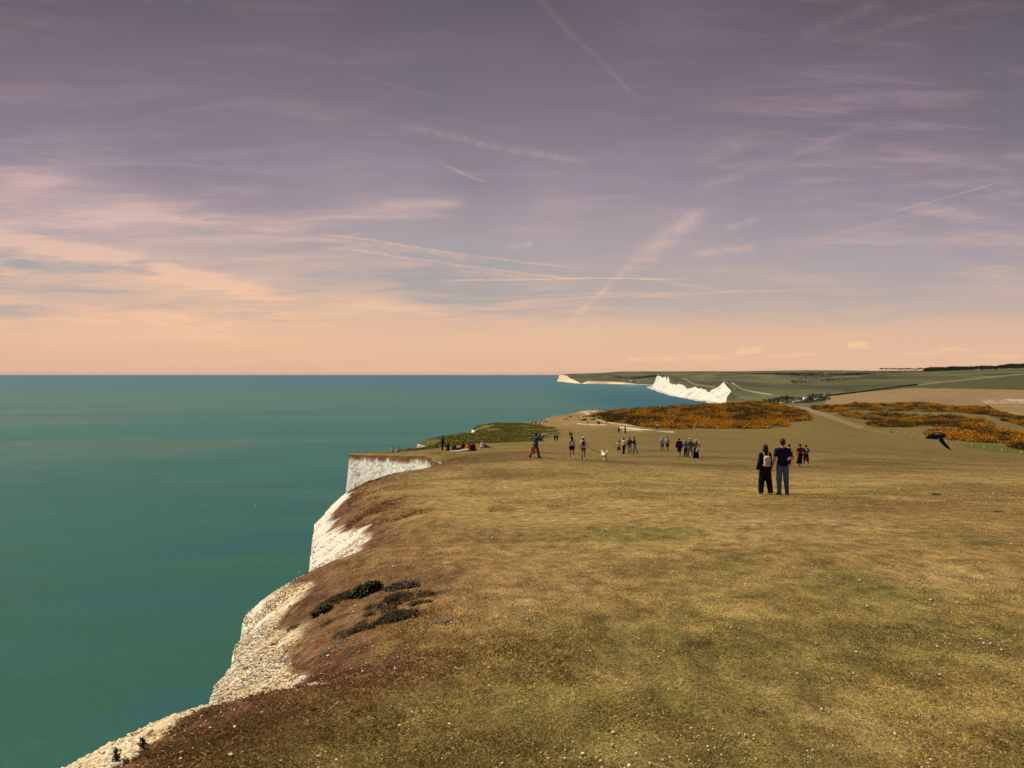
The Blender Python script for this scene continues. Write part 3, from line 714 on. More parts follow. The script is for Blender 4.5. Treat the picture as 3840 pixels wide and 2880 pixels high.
# ------------------------------------------------------------------ figures: signed-distance bodies turned into one surface
def surface_nets(Fv, org, h):
    S = Fv < 0
    c = S[:-1, :-1, :-1].astype(np.int8) * 0
    for dx in (0, 1):
        for dy in (0, 1):
            for dz in (0, 1):
                c = c + S[dx:S.shape[0] - 1 + dx, dy:S.shape[1] - 1 + dy, dz:S.shape[2] - 1 + dz]
    act = (c > 0) & (c < 8)
    ix = np.argwhere(act)
    if len(ix) == 0: return np.zeros((0, 3)), np.zeros((0, 4), int)
    idm = -np.ones(act.shape, np.int64); idm[act] = np.arange(len(ix))
    acc = np.zeros((len(ix), 3)); cnt = np.zeros(len(ix))
    for ax in range(3):
        o1, o2 = [a for a in range(3) if a != ax]
        for a in (0, 1):
            for b in (0, 1):
                p = ix.copy(); p[:, o1] += a; p[:, o2] += b
                q = p.copy(); q[:, ax] += 1
                f0 = Fv[p[:, 0], p[:, 1], p[:, 2]]; f1 = Fv[q[:, 0], q[:, 1], q[:, 2]]
                m = (f0 < 0) != (f1 < 0)
                t = np.where(m, f0 / np.where(m, f0 - f1, 1), 0)
                pt = p.astype(float); pt[:, ax] += t
                acc += pt * m[:, None]; cnt += m
    V = acc / cnt[:, None] * h + org
    quads = []
    for ax in range(3):
        o1, o2 = [(1, 2), (2, 0), (0, 1)][ax]
        sl0 = [slice(None)] * 3; sl1 = [slice(None)] * 3; sl0[ax] = slice(0, -1); sl1[ax] = slice(1, None)
        A, Bq = S[tuple(sl0)], S[tuple(sl1)]
        e = np.argwhere(A != Bq)
        ok = (e[:, o1] > 0) & (e[:, o2] > 0) & (e[:, o1] < S.shape[o1] - 1) & (e[:, o2] < S.shape[o2] - 1)
        e = e[ok]
        ins = A[e[:, 0], e[:, 1], e[:, 2]]
        def cell(d1, d2):
            r = e.copy(); r[:, o1] -= d1; r[:, o2] -= d2
            return idm[r[:, 0], r[:, 1], r[:, 2]]
        q = np.stack([cell(1, 1), cell(0, 1), cell(0, 0), cell(1, 0)], 1)
        q[~ins] = q[~ins][:, ::-1]
        quads.append(q)
    return V, np.concatenate(quads)

class SDF:
    def __init__(s): s.ops = []
    def cap(s, a, b, ra, rb=None, k=.03): s.ops.append(('c', np.array(a, float), np.array(b, float), ra, ra if rb is None else rb, k)); return s
    def ell(s, c, r, R=None, k=.04): s.ops.append(('e', np.array(c, float), np.array(r, float), np.eye(3) if R is None else np.array(R), k)); return s
    def box(s, c, r, R=None, rnd=.02, k=.02): s.ops.append(('b', np.array(c, float), np.array(r, float), np.eye(3) if R is None else np.array(R), rnd, k)); return s
    def cut(s, p, n): s.ops.append(('x', np.array(p, float), np.array(n, float))); return s   # removes the side n points to
    def bounds(s):
        lo = np.full(3, 1e9); hi = -lo
        for o in s.ops:
            if o[0] == 'c':
                r = max(o[3], o[4]); lo = np.minimum(lo, np.minimum(o[1], o[2]) - r); hi = np.maximum(hi, np.maximum(o[1], o[2]) + r)
            elif o[0] in 'eb':
                r = np.linalg.norm(o[2]) if o[0] == 'b' else o[2].max(); lo = np.minimum(lo, o[1] - r); hi = np.maximum(hi, o[1] + r)
        return lo, hi
    def mesh(s, h):
        lo, hi = s.bounds(); lo = lo - 3 * h; hi = hi + 3 * h
        n = np.ceil((hi - lo) / h).astype(int) + 1
        Fv = np.full(n, .25)
        ax = [lo[i] + np.arange(n[i]) * h for i in range(3)]
        for o in s.ops:
            if o[0] == 'x':
                g = ((ax[0][:, None, None] - o[1][0]) * o[2][0] + (ax[1][None, :, None] - o[1][1]) * o[2][1] + (ax[2][None, None, :] - o[1][2]) * o[2][2])
                Fv = np.maximum(Fv, g); continue
            k = o[-1]
            if o[0] == 'c': r = max(o[3], o[4]); l_, h_ = np.minimum(o[1], o[2]) - r, np.maximum(o[1], o[2]) + r
            else:
                r = np.linalg.norm(o[2]) if o[0] == 'b' else o[2].max(); l_, h_ = o[1] - r, o[1] + r
            m = k + 2.5 * h
            i0 = np.clip(np.floor((l_ - m - lo) / h).astype(int), 0, n - 1); i1 = np.clip(np.ceil((h_ + m - lo) / h).astype(int) + 1, 1, n)
            X, Y, Z = np.meshgrid(ax[0][i0[0]:i1[0]], ax[1][i0[1]:i1[1]], ax[2][i0[2]:i1[2]], indexing='ij')
            Pp = np.stack([X, Y, Z], -1)
            if o[0] == 'c':
                ab = o[2] - o[1]; L = ab @ ab
                t = np.clip(((Pp - o[1]) @ ab) / max(L, 1e-9), 0, 1)
                d = np.linalg.norm(Pp - o[1] - t[..., None] * ab, axis=-1) - (o[3] + (o[4] - o[3]) * t)
            elif o[0] == 'e':
                q = (Pp - o[1]) @ o[3]
                k0 = np.linalg.norm(q / o[2], axis=-1); k1 = np.linalg.norm(q / o[2] ** 2, axis=-1)
                d = k0 * (k0 - 1) / np.maximum(k1, 1e-6)
            else:
                q = np.abs((Pp - o[1]) @ o[3]) - o[2] + o[4]
                d = np.linalg.norm(np.maximum(q, 0), axis=-1) + np.minimum(q.max(-1), 0) - o[4]
            sl = tuple(slice(i0[j], i1[j]) for j in range(3))
            G = Fv[sl]
            hh = np.maximum(k - np.abs(G - d), 0) / max(k, 1e-6)
            Fv[sl] = np.minimum(G, d) - hh * hh * k * .25
        return surface_nets(Fv, lo, h)

_mc = {}
def cloth(name, c, rough=.9, amt=.35, scale=30):
    key = (name, c)
    if key in _mc: return _mc[key]
    m, B = mat_new(name)
    pos = B.node('ShaderNodeTexCoord').outputs['Object']
    n = B.noise(pos, scale, 3, .6); f = B.m('ADD', 1 - amt / 2, B.m('MULTIPLY', n, amt))
    col = B.vm('MULTIPLY', B.xyz(*c), B.xyz(f, f, f))
    finish(B, col, rough, bump(B, B.noise(B.vm('MULTIPLY', pos, (1, 1, 1.8)), 7 if scale == 30 else scale * .6, 4, .6, 1.2), .8, .05 if scale == 30 else .01), .15)
    _mc[key] = m
    return m

def rotX(a): c, s = math.cos(a), math.sin(a); return np.array([[1, 0, 0], [0, c, -s], [0, s, c]])
def rotY(a): c, s = math.cos(a), math.sin(a); return np.array([[c, 0, s], [0, 1, 0], [-s, 0, c]])
def rotZ(a): c, s = math.cos(a), math.sin(a); return np.array([[c, -s, 0], [s, c, 0], [0, 0, 1]])
D2R = math.pi / 180

class Fig:
    """joint positions of a 1.76 m figure facing +Y, feet at z=0"""
    def __init__(s, pose):
        g = pose.get
        s.p = pose
        lean, side, twist = g('lean', 2) * D2R, g('side', 0) * D2R, g('twist', 0) * D2R
        s.T = rotZ(-twist) @ rotX(-lean) @ rotY(side)
        pz = g('pz', None)
        legs = g('legs', ((8, 2, 2), (-10, 8, 2)))   # (thigh forward, knee bend, outward) left (-x), right (+x)
        pel = np.array([0, 0, 0.95 if pz is None else pz])
        s.hip, s.knee, s.ank, s.toe, s.heel = [], [], [], [], []
        for i, sx in enumerate((-1, 1)):
            f, kb, ab = legs[i][:3]; tz = legs[i][3] if len(legs[i]) > 3 else 0
            hip = pel + np.array([sx * .09, 0, -.03])
            R = rotZ(-sx * ab * 0) @ rotY(-sx * ab * D2R) @ rotX(f * D2R)
            d1 = R @ np.array([0, 0, -1.]); R2 = R @ rotX(-kb * D2R); d2 = R2 @ np.array([0, 0, -1.])
            kn = hip + d1 * .43; an = kn + d2 * .42
            s.hip.append(hip); s.knee.append(kn); s.ank.append(an)
            fp = g('foot', (0, 0))[i] if pz is None else g('foot', (0, 0))[i]
            if pz is None:
                fa = fp if fp else (-(kb - f) * .75 if kb - f > 18 else 0)
                fd = rotZ(-sx * 6 * D2R) @ rotX(fa * D2R) @ np.array([0, 1, 0.]); fu = rotX(fa * D2R) @ np.array([0, 0, 1.])
            else:
                fd = R2 @ rotX((fp) * D2R) @ np.array([0, 1, 0.]); fu = R2 @ rotX(fp * D2R) @ np.array([0, 0, 1.])
            s.toe.append(an + fd * .155 - fu * .048); s.heel.append(an - fd * .045 - fu * .040)
        if pz is None:
            low = min(min(t[2] - .026, hh[2] - .032) for t, hh in zip(s.toe, s.heel))
            sh = np.array([0, 0, -low])
            pel = pel + sh
            for L in (s.hip, s.knee, s.ank, s.toe, s.heel):
                for j in range(2): L[j] = L[j] + sh
        s.pel = pel
        up = lambda v: s.pel + s.T @ np.array(v, float)
        s.up = up
        hy, hp = g('head', (0, 0)); s.H = s.T @ rotX(lean * .8) @ rotZ(-hy * D2R) @ rotX(-hp * D2R)
        s.neck = up((0, -.005, .50)); s.hc = up((0, .0, .555)) + s.H @ np.array([0, .015, .125])
        sw = g('sh', .172)
        arms = g('arms', ((6, 8, 12, 0), (-4, 8, 12, 0)))   # (forward, outward, elbow bend, inward turn of forearm)
        s.sho, s.elb, s.wri, s.hd, s.hn, s.hl = [], [], [], [], [], []
        for i, sx in enumerate((-1, 1)):
            f, ab, eb, inw = arms[i]
            sho = up((sx * sw, 0, .437))
            R = s.T @ rotX(lean * .9) @ rotY(-sx * ab * D2R) @ rotX(f * D2R)
            d1 = R @ np.array([0, 0, -1.])
            R2 = R @ rotZ(sx * inw * D2R) @ rotX(eb * D2R)
            d2 = R2 @ np.array([0, 0, -1.])
            el = sho + d1 * .28; wr = el + d2 * .25
            s.sho.append(sho); s.elb.append(el); s.wri.append(wr); s.hd.append(d2); s.hn.append(R2 @ np.array([-sx, 0, 0.])); s.hl.append(R2 @ np.array([0, 1, 0.]))
    def body(s, w=1.0, fem=False):
        S = SDF(); T = s.T; up = s.up
        chest = (.150, .098, .17) if not fem else (.135, .092, .16)
        S.ell(up((0, 0, .00)), (.150 if fem else .142, .105, .11), T, .06)
        S.ell(up((0, 0, .16)), (.112 if fem else .128, .088, .14), T, .08)
        S.ell(up((0, 0, .33)), chest, T, .08)
        S.cap(up((-.12, -.01, .452)), up((.12, -.01, .452)), .044, k=.06); S.cap(up((-.07, -.01, .47)), up((.07, -.01, .47)), .040, k=.06)
        if fem: S.ell(up((0, .07, .33)), (.11, .045, .06), T, .05)
        S.cap(s.neck, s.hc - s.H @ np.array([0, .02, .08]), .056, .052, .04)
        H = s.H; hc = s.hc; h = lambda v: hc + H @ np.array(v, float)
        S.ell(h((0, -.012, .025)), (.076, .095, .093), H, .02)          # skull
        S.ell(h((0, .022, -.045)), (.060, .070, .072), H, .04)          # face and jaw
        S.ell(h((0, .070, -.098)), (.026, .022, .020), H, .02)          # chin
        S.cap(h((0, .086, .008)), h((0, .108, -.028)), .009, .013, .014)  # nose
        S.cap(h((-.040, .078, .022)), h((.040, .078, .022)), .012, k=.018)  # brow
        S.cap(h((-.022, .086, -.062)), h((.022, .086, -.062)), .008, k=.008)  # mouth
        for sx in (-1, 1): S.ell(h((sx * .079, -.004, -.008)), (.010, .018, .030), H, .008)
        for i, sx in enumerate((-1, 1)):
            S.cap(s.up((sx * .12, 0, .44)), s.sho[i], .048, .048, .04)
            S.cap(s.sho[i], s.elb[i], .046, .037, .04)
            mid = s.elb[i] * .7 + s.wri[i] * .3
            S.cap(s.elb[i], mid, .039, .038, .02); S.cap(mid, s.wri[i], .038, .025, .02)
            d, n, l = s.hd[i], s.hn[i], s.hl[i]
            w0 = s.wri[i]
            for q, (o, L) in enumerate(((.030, .070), (.010, .078), (-.010, .073), (-.029, .060))):
                b0 = w0 + d * .012 + l * o * .6; kn = w0 + d * .092 + l * o
                S.cap(b0, kn, .013, .011, .012)
                dd = d * .86 + n * .5; dd = dd / np.linalg.norm(dd)
                m1 = kn + dd * L * .55; d3 = d * .45 + n * .9; d3 = d3 / np.linalg.norm(d3)
                S.cap(kn, m1, .0105, .0095, .004); S.cap(m1, m1 + d3 * L * .45, .0095, .0080, .004)
            t0 = w0 + d * .03 + l * .028; t1 = t0 + d * .035 + l * .028 + n * .012
            S.cap(t0, t1, .014, .011, .010); S.cap(t1, t1 + d * .030 + l * .004 + n * .012, .0105, .009, .006)
            kb = s.knee[i]; hp = s.hip[i]; an = s.ank[i]
            S.cap(hp, kb, .084, .055, .05)
            calf = kb * .68 + an * .32 + (rotX(0) @ np.array([0, -.014, 0]))
            S.cap(kb, calf, .054, .054, .03); S.cap(calf, an, .052, .034, .03)
            S.cap(s.heel[i], s.toe[i], .032, .024, .03); S.cap(an, s.heel[i], .033, .032, .03)
            S.cap(an, (s.toe[i] + s.heel[i]) / 2 + np.array([0, 0, .02]), .032, .026, .03)
        return S
    def shirt(s, off=.014, sleeve='short', hem=-.04, fem=False, hood=False, flare=0.0):
        S = SDF(); T = s.T; up = s.up
        a = .148 if not fem else .134
        S.ell(up((0, 0, .00)), (.142 + off + flare, .106 + off + flare * .6, .16), T, .06)
        S.cap(up((-.045 - flare * .5, 0, .0)), up((.045 + flare * .5, 0, .0)), .10 + off, k=.05)
        S.ell(up((0, 0, .17)), ((.118 if fem else .132) + off, .092 + off, .17), T, .08)
        S.ell(up((0, 0, .33)), (a + off, .098 + off, .175), T, .08)
        if fem: S.ell(up((0, .07, .33)), (.11 + off * .5, .045 + off, .06), T, .05)
        S.cap(up((-.12, -.01, .452)), up((.12, -.01, .452)), .042 + off, k=.05); S.cap(up((-.07, -.01, .47)), up((.07, -.01, .47)), .038 + off, k=.05)
        S.cut(up((0, 0, hem)), -(T @ np.array([0, 0, 1.])))
        S.cut(up((0, .02, .515)), T @ np.array([0, .35, .94]))
        for i, sx in enumerate((-1, 1)):
            if sleeve == 'none':
                continue
            S.cap(up((sx * .12, 0, .442)), s.sho[i], .046 + off, .045 + off, .03)
            if sleeve == 'short':
                S.cap(s.sho[i], s.sho[i] * .42 + s.elb[i] * .58, .046 + off, .046 + off, .03)
            else:
                S.cap(s.sho[i], s.elb[i], .046 + off, .041 + off, .03)
                S.cap(s.elb[i], s.elb[i] * .10 + s.wri[i] * .90, .041 + off, .030 + off * 1.1, .02)
        if hood:
            S.cap(up((-.05, -.085, .49)), up((.05, -.085, .49)), .042, k=.04); S.ell(up((0, -.10, .455)), (.085, .045, .06), T, .04)
        return S
    def trousers(s, off=.012, to=1.0, wide=0.0, waist=.10):
        """to: 1 ankle length, 0.5 at the knee"""
        S = SDF(); T = s.T; up = s.up
        S.ell(up((0, 0, -.01)), (.148 + off, .108 + off, .125), T, .05)
        S.cut(up((0, 0, waist)), T @ np.array([0, 0, 1.]))
        for i in range(2):
            hp, kn, an = s.hip[i], s.knee[i], s.ank[i]
            if to <= .5:
                e = hp + (kn - hp) * (to / .5)
                S.cap(hp, e, .088 + off, .068 + off + wide, .04)
            else:
                e = kn + (an - kn) * ((to - .5) / .5)
                S.cap(hp, kn, .088 + off + wide * .3, .066 + off + wide * .7, .04); S.cap(kn, e, .066 + off + wide * .8, .043 + off + wide, .03)
        return S
    def skirt(s, length=.45, r0=.13, r1=.19, off=.012, waist=.10, tail=(0, 0)):
        S = SDF(); T = s.T; up = s.up
        S.ell(up((0, 0, .0)), (.150 + off, .110 + off, .125), T, .05)
        b = s.pel + np.array([tail[0], tail[1], -length])
        for dx in (-.05, .05):
            S.cap(s.pel + np.array([dx, 0, -.02]), b + np.array([dx * 1.2, 0, -.05]), r0 - .02, r1 - .01, .08)
        S.cut(up((0, 0, waist)), T @ np.array([0, 0, 1.])); S.cut(b, (0, 0, -1))
        return S
    def shoes(s, off=.010, side=None):
        S = SDF()
        for i in ((0, 1) if side is None else (side,)):
            S.cap(s.heel[i], s.toe[i], .034 + off * .6, .029 + off * .6, .02)
            S.cap(s.heel[i] + np.array([0, 0, .01]), s.ank[i], .036 + off * .5, .036 + off * .3, .03)
            S.cap(s.ank[i] - np.array([0, 0, .01]), (s.toe[i] * .6 + s.heel[i] * .4) + np.array([0, 0, .012]), .034 + off * .4, .030 + off * .5, .03)
        return S
    def hair(s, kind='short'):
        S = SDF(); H = s.H; h = lambda v: s.hc + H @ np.array(v, float)
        S.ell(h((0, -.018, .032)), (.084, .098, .093), H, .02); S.ell(h((.012, .02, .075)), (.058, .065, .050), H, .02)
        if kind != 'short': S.ell(h((0, -.045, -.03)), (.080, .068, .085), H, .04)
        else: S.ell(h((0, -.040, -.025)), (.078, .062, .065), H, .04)
        S.cut(h((0, .055, .03)), H @ np.array([0, .85, -.52]))
        if kind == 'short': S.cut(h((0, -.04, -.085)), H @ np.array([0, .0, -1.]))
        if kind == 'long':
            S.cap(h((0, -.070, -.04)), h((0, -.095, -.26)), .066, .045, .04); S.cap(h((-.05, -.05, -.02)), h((-.045, -.085, -.22)), .045, .030, .04); S.cap(h((.05, -.05, -.02)), h((.045, -.085, -.22)), .045, .030, .04)
        if kind == 'pony':
            S.cap(h((0, -.105, .045)), h((0, -.150, .02)), .030, .034, .02); S.cap(h((0, -.150, .02)), h((0, -.150, -.13)), .032, .016, .02)
        if kind == 'bun': S.ell(h((0, -.10, .085)), (.042, .042, .040), H, .02)
        return S
    def cap_hat(s, brim='front'):
        S = SDF(); H = s.H; h = lambda v: s.hc + H @ np.array(v, float)
        S.ell(h((0, -.014, .045)), (.090, .108, .094), H, .01)
        S.cut(h((0, 0, .035)), H @ np.array([0, .10, -1.]))
        if brim == 'front': S.box(h((0, .125, .045)), (.068, .060, .008), H @ rotX(-.12), .007, .008)
        else: S.ell(h((0, -.005, .045)), (.155, .165, .014), H, .012)
        return S

HC = {}
def person(px, Y, h, rz, pose, label, body=None, top=None, bottom=None, hair='short', hairc=(.02, .012, .008), skin=(.42, .24, .15), shoes=(.05, .045, .04), hat=None, res=.0125, fem=False, group=None, extra=None, dz=0.0, name='person', loc=None, cat='person'):
    f = Fig(pose); sc = h / 1.76
    base = surf_point(px, Y) if loc is None else Vector(loc)
    root = bpy.data.objects.new(name, None); COL.objects.link(root)
    root.empty_display_size = .2
    root.location = base + Vector((0, 0, dz)); root.rotation_euler = (0, 0, rz * D2R); root.scale = (sc,) * 3
    tag(root, label, cat, group)
    def part(nm, S, mat, r=None):
        V, Fq = S.mesh(r or res)
        if len(V) == 0: return None
        return mesh_np(nm, V, Fq, mat, True, parent=root)
    part('body', f.body(fem=fem), cloth('skin', skin, .6, .12, 12))
    if top: part(top[0], f.shirt(fem=fem, **top[2]), cloth('fabric', top[1]), res * 1.15)
    if bottom:
        k = bottom[0]
        part(k, (f.skirt if k == 'skirt' else f.trousers)(**bottom[2]), cloth('fabric', bottom[1]), res * 1.15)
    if hair: part('hair', f.hair(hair), cloth('hair', hairc, .55, .5, 60))
    if hat: part(hat[0], f.cap_hat(hat[2]), cloth('fabric', hat[1]))
    if shoes:
        for sd in (0, 1): part('shoe', f.shoes(side=sd), cloth('shoe_leather', shoes, .6))
    return root, f, sc

def worn(kind, root, f, sc, parts, label, cat, group=None):
    """a thing of its own carried by a figure; parts given in the figure's own frame"""
    o = bpy.data.objects.new(kind, None); COL.objects.link(o)
    o.location = root.location; o.rotation_euler = root.rotation_euler; o.scale = root.scale
    tag(o, label, cat, group)
    for nm, S, m, r in parts:
        V, Fq = S.mesh(r)
        mesh_np(nm, V, Fq, m, True, parent=o)
    # move origin near the bag itself
    return o

def backpack(root, f, sc, c, strap, label, big=1.0, low=0.0, res=.010, pocket=None, group=None):
    up, T = f.up, f.T
    b = SDF(); b.box(up((0, -.185, .24 + low)), (.125 * big, .065 * big, .175 * big), T, .05, .02); b.ell(up((0, -.185, .36 + low)), (.115 * big, .065 * big, .09), T, .04)
    pk = SDF(); pk.box(up((0, -.185 - .068 * big, .17 + low)), (.090 * big, .030, .085 * big), T, .025, .02)
    st = SDF()
    for sx in (-1, 1):
        pts = [up((sx * .055, -.14, .38 + low)), up((sx * .085, -.09, .505)), up((sx * .10, .03, .50)), up((sx * .115, .125, .36)), up((sx * .14, .06, .20)), up((sx * .115, -.13, .10 + low))]
        for a, q in zip(pts[:-1], pts[1:]): st.cap(a, q, .016, k=.01)
    return worn('backpack', root, f, sc, [('bag', b, cloth('fabric', c), res), ('front_pocket', pk, cloth('fabric', pocket or tuple(v * .8 for v in c)), res), ('straps', st, cloth('fabric', strap), res)], label, 'backpack', group)

WALK = dict(legs=((14, 4, 2), (-16, 22, 2)), arms=((-14, 7, 12, 0), (16, 7, 16, 0)), lean=3)
WALK2 = dict(legs=((-14, 20, 2), (14, 4, 2)), arms=((14, 7, 16, 0), (-14, 7, 10, 0)), lean=3)
STAND = dict(legs=((2, 1, 3), (-2, 2, 3)), arms=((4, 7, 10, 0), (2, 7, 10, 0)), lean=0)
# ------------------------------------------------------------------ small stuff on the ground
RNG = np.random.default_rng(7)
def tint_mat(name, rough=.9, spec=.1, trans=0.0, emis=None):
    m, B = mat_new(name)
    c = attr(B, 'tint')
    finish(B, c, rough, None, spec)
    return m
MAT_LEAF = tint_mat('foliage'); MAT_STONE = tint_mat('chalk_stone'); MAT_GRASS = None
def grass_mat():
    m, B = mat_new('grass_blade'); c = attr(B, 'tint')
    p = finish(B, c, .8, None, .15)
    t = B.node('ShaderNodeBsdfTranslucent'); B.put(t.inputs[0], c)
    mx = B.node('ShaderNodeMixShader'); mx.inputs[0].default_value = .38
    B.nt.links.new(p.outputs[0], mx.inputs[1]); B.nt.links.new(t.outputs[0], mx.inputs[2])
    out = [n for n in B.nt.nodes if n.type == 'OUTPUT_MATERIAL'][0]; B.nt.links.new(mx.outputs[0], out.inputs[0])
    return m
MAT_GRASS = grass_mat()

def wnorm(X, Y):
    return (X - coast_x(Y)) / itab(Y, W_T)
def screen_sample(n, y0, y1, px0=150, px1=3900):
    inv = RNG.uniform(1 / y1, 1 / y0, n); Y = 1 / inv
    X = (RNG.uniform(px0, px1, n) - 1920) / 2850 * Y
    return X, Y

def turf_colour(X, Y, U):
    """palette of the blades: olive, brown, straw in the same drifts as the sward"""
    streak = fbm((X * .94 + Y * .34) / 7, (Y * .94 - X * .34) / 2.2, 4, 74)
    r = RNG.random(len(X))
    c = np.empty((len(X), 3)); c[:] = (.44, .305, .105)
    straw = np.array([.62, .47, .21]); olive = np.array([.270, .215, .062]); brown = np.array([.230, .120, .058]); red = np.array([.25, .11, .055])
    c[r < .34] = straw
    g = r > np.clip(1.0 - .42 * sst(.45, .70, streak) - .08, 0, 1); c[g] = olive
    r2 = RNG.random(len(X)); left = .12 + .66 * sst(3.4 + 1.6 * sst(5, 8, Y), .8, U + (fbm(X / 2, Y / 2, 4, 77) - .5) * 4) * sst(70, 25, Y)
    b = r2 < left; c[b] = brown
    rr = RNG.random(len(X)) < .22 * sst(3.5, .8, U); c[rr] = red
    gp = sst(.60, .72, fbm(X / 2.4, Y / 2.4, 4, 75) * .6 + streak * .4)
    g2 = RNG.random(len(X)) < gp * .25; c[g2] = (.115, .120, .030)
    dr = drift(X, Y, ground_z(X, Y), GREENS); q = RNG.random(len(X))
    c[q < np.clip(dr, 0, 1) * .8] = (.150, .155, .040); c[q < np.clip(-dr, 0, 1) * .7] = straw
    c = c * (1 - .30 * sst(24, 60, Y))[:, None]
    return c * np.exp(RNG.normal(0.05, .38, (len(X), 1)))

def blades(name, X, Y, h, w, col, lean=.6, mat=None):
    n = len(X); Z = ground_z(X, Y)
    a = RNG.uniform(0, 2 * math.pi, n); b = RNG.uniform(0, 2 * math.pi, n); L = RNG.uniform(.15, lean, n) * h
    dx, dy = np.cos(a) * w / 2, np.sin(a) * w / 2
    base = np.stack([X, Y, Z - .004], -1)
    V = np.empty((n, 4, 3))
    V[:, 0] = base + np.stack([-dx, -dy, 0 * dx], -1); V[:, 1] = base + np.stack([dx, dy, 0 * dx], -1)
    mid = base + np.stack([np.cos(b) * L * .35, np.sin(b) * L * .35, h * .6], -1)
    V[:, 2] = mid + np.stack([dx * .6, dy * .6, 0 * dx], -1)
    V[:, 3] = base + np.stack([np.cos(b) * L, np.sin(b) * L, h * .95], -1)
    i = np.arange(n)[:, None] * 4
    Fc = np.concatenate([i + np.array([[0, 1, 2]]), i + np.array([[0, 2, 3]])])
    C = np.repeat(col[:, None, :], 4, 1); C[:, 0] *= .85; C[:, 1] *= .85
    return mesh_np(name, V.reshape(-1, 3), Fc, mat or MAT_GRASS, False, C.reshape(-1, 3))

def make_grass():
    X, Y = screen_sample(800000, 2.6, 26)
    wn = wnorm(X, Y); U = X - coast_x(Y)
    wob = (fbm(X * 1.1, Y * 1.1, 4, 51) - .5)
    edge = wn + wob * .26 - np.interp(Y, SOIL_Y, SOIL_V) + .8
    scrap = sst(.56, .66, fbm(X / .9 + 3, Y / .9, 4, 101)) * sst(4.0, 1.0, U)
    p = np.maximum(sst(.72, .95, edge) * (1 - .75 * scrap), .35 * sst(8, 11, Y) * sst(.2, .6, edge))
    p = np.maximum(p, .55 * sst(.50, .62, fbm(X / .35, Y / .35, 3, 128)) * (edge > .3))
    p = p * (.55 + .45 * sst(.35, .5, fbm(X / .5, Y / .5, 3, 129)))
    p = np.maximum(p, .03 * (edge > .45))
    k = (RNG.random(len(X)) < p) & (U > .3)
    X, Y, U = X[k], Y[k], U[k]
    cl = fbm(X / .28, Y / .28, 3, 120); tall = sst(3.5, .8, U) * sst(12, 4, Y)
    h = (.0055 + .009 * cl ** 1.5 + .012 * tall * cl) * RNG.uniform(.6, 1.3, len(X)) * (1 + Y / 20)
    w = .0021 * np.maximum(1, Y / 5) * RNG.uniform(.7, 1.3, len(X))
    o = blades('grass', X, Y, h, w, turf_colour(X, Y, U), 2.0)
    tag(o, 'short dry clifftop turf of olive, straw and brown blades', 'grass', kind='stuff')
    # clumps further down the slope
    X, Y = screen_sample(330000, 18, 170, 1300, 3900)
    U = X - coast_x(Y)
    cl = fbm(X / 1.3, Y / 2.2, 4, 122)
    k = (RNG.random(len(X)) < sst(.40, .62, cl) * .9) & (U > .6)
    X, Y, U = X[k], Y[k], U[k]
    h = RNG.uniform(.012, .036, len(X)) * (1 + 1.6 * sst(5, 0, U)) * (.7 + Y / 70); w = .0065 * np.maximum(1, Y / 26) * RNG.uniform(.6, 1.4, len(X))
    o = blades('grass_tussocks', X, Y, h, w, turf_colour(X, Y, U) * .80, 2.0)
    tag(o, 'scattered low tussocks in the dry turf further down the slope', 'grass', kind='stuff')

ICO_V = np.array([(0, 0, 1)] + [(math.cos(a) * .894, math.sin(a) * .894, .447) for a in [i * 2 * math.pi / 5 for i in range(5)]] + [(math.cos(a) * .894, math.sin(a) * .894, -.447) for a in [(i + .5) * 2 * math.pi / 5 for i in range(5)]] + [(0, 0, -1)])
ICO_F = np.array([(0, 1 + i, 1 + (i + 1) % 5) for i in range(5)] + [(1 + i, 6 + i, 1 + (i + 1) % 5) for i in range(5)] + [(1 + (i + 1) % 5, 6 + i, 6 + (i + 1) % 5) for i in range(5)] + [(11, 6 + (i + 1) % 5, 6 + i) for i in range(5)])
def blobs(name, Cn, S, col, mat, jag=.35, flat=(.9, 1, .55), smooth=False, coljit=.15, parent=None):
    n = len(Cn)
    V = ICO_V[None] * (1 + RNG.uniform(-jag, jag, (n, 12, 1)))
    V = V * np.array(flat) * RNG.uniform(.7, 1.3, (n, 1, 3))
    a = RNG.uniform(0, 2 * math.pi, n); t = RNG.normal(0, .35, n)
    ca, sa, ct, st = np.cos(a)[:, None], np.sin(a)[:, None], np.cos(t)[:, None], np.sin(t)[:, None]
    x, y, z = V[..., 0], V[..., 1], V[..., 2]
    y, z = y * ct - z * st, y * st + z * ct
    V = np.stack([x * ca - y * sa, x * sa + y * ca, z], -1) * np.asarray(S).reshape(-1, 1, 1) + Cn[:, None, :]
    Fc = (np.arange(n)[:, None, None] * 12 + ICO_F[None]).reshape(-1, 3)
    C = np.repeat(np.asarray(col)[:, None, :], 12, 1) * RNG.uniform(1 - coljit, 1 + coljit, (n, 12, 1))
    return mesh_np(name, V.reshape(-1, 3), Fc, mat, smooth, np.clip(C, 0, 1).reshape(-1, 3), parent=parent)

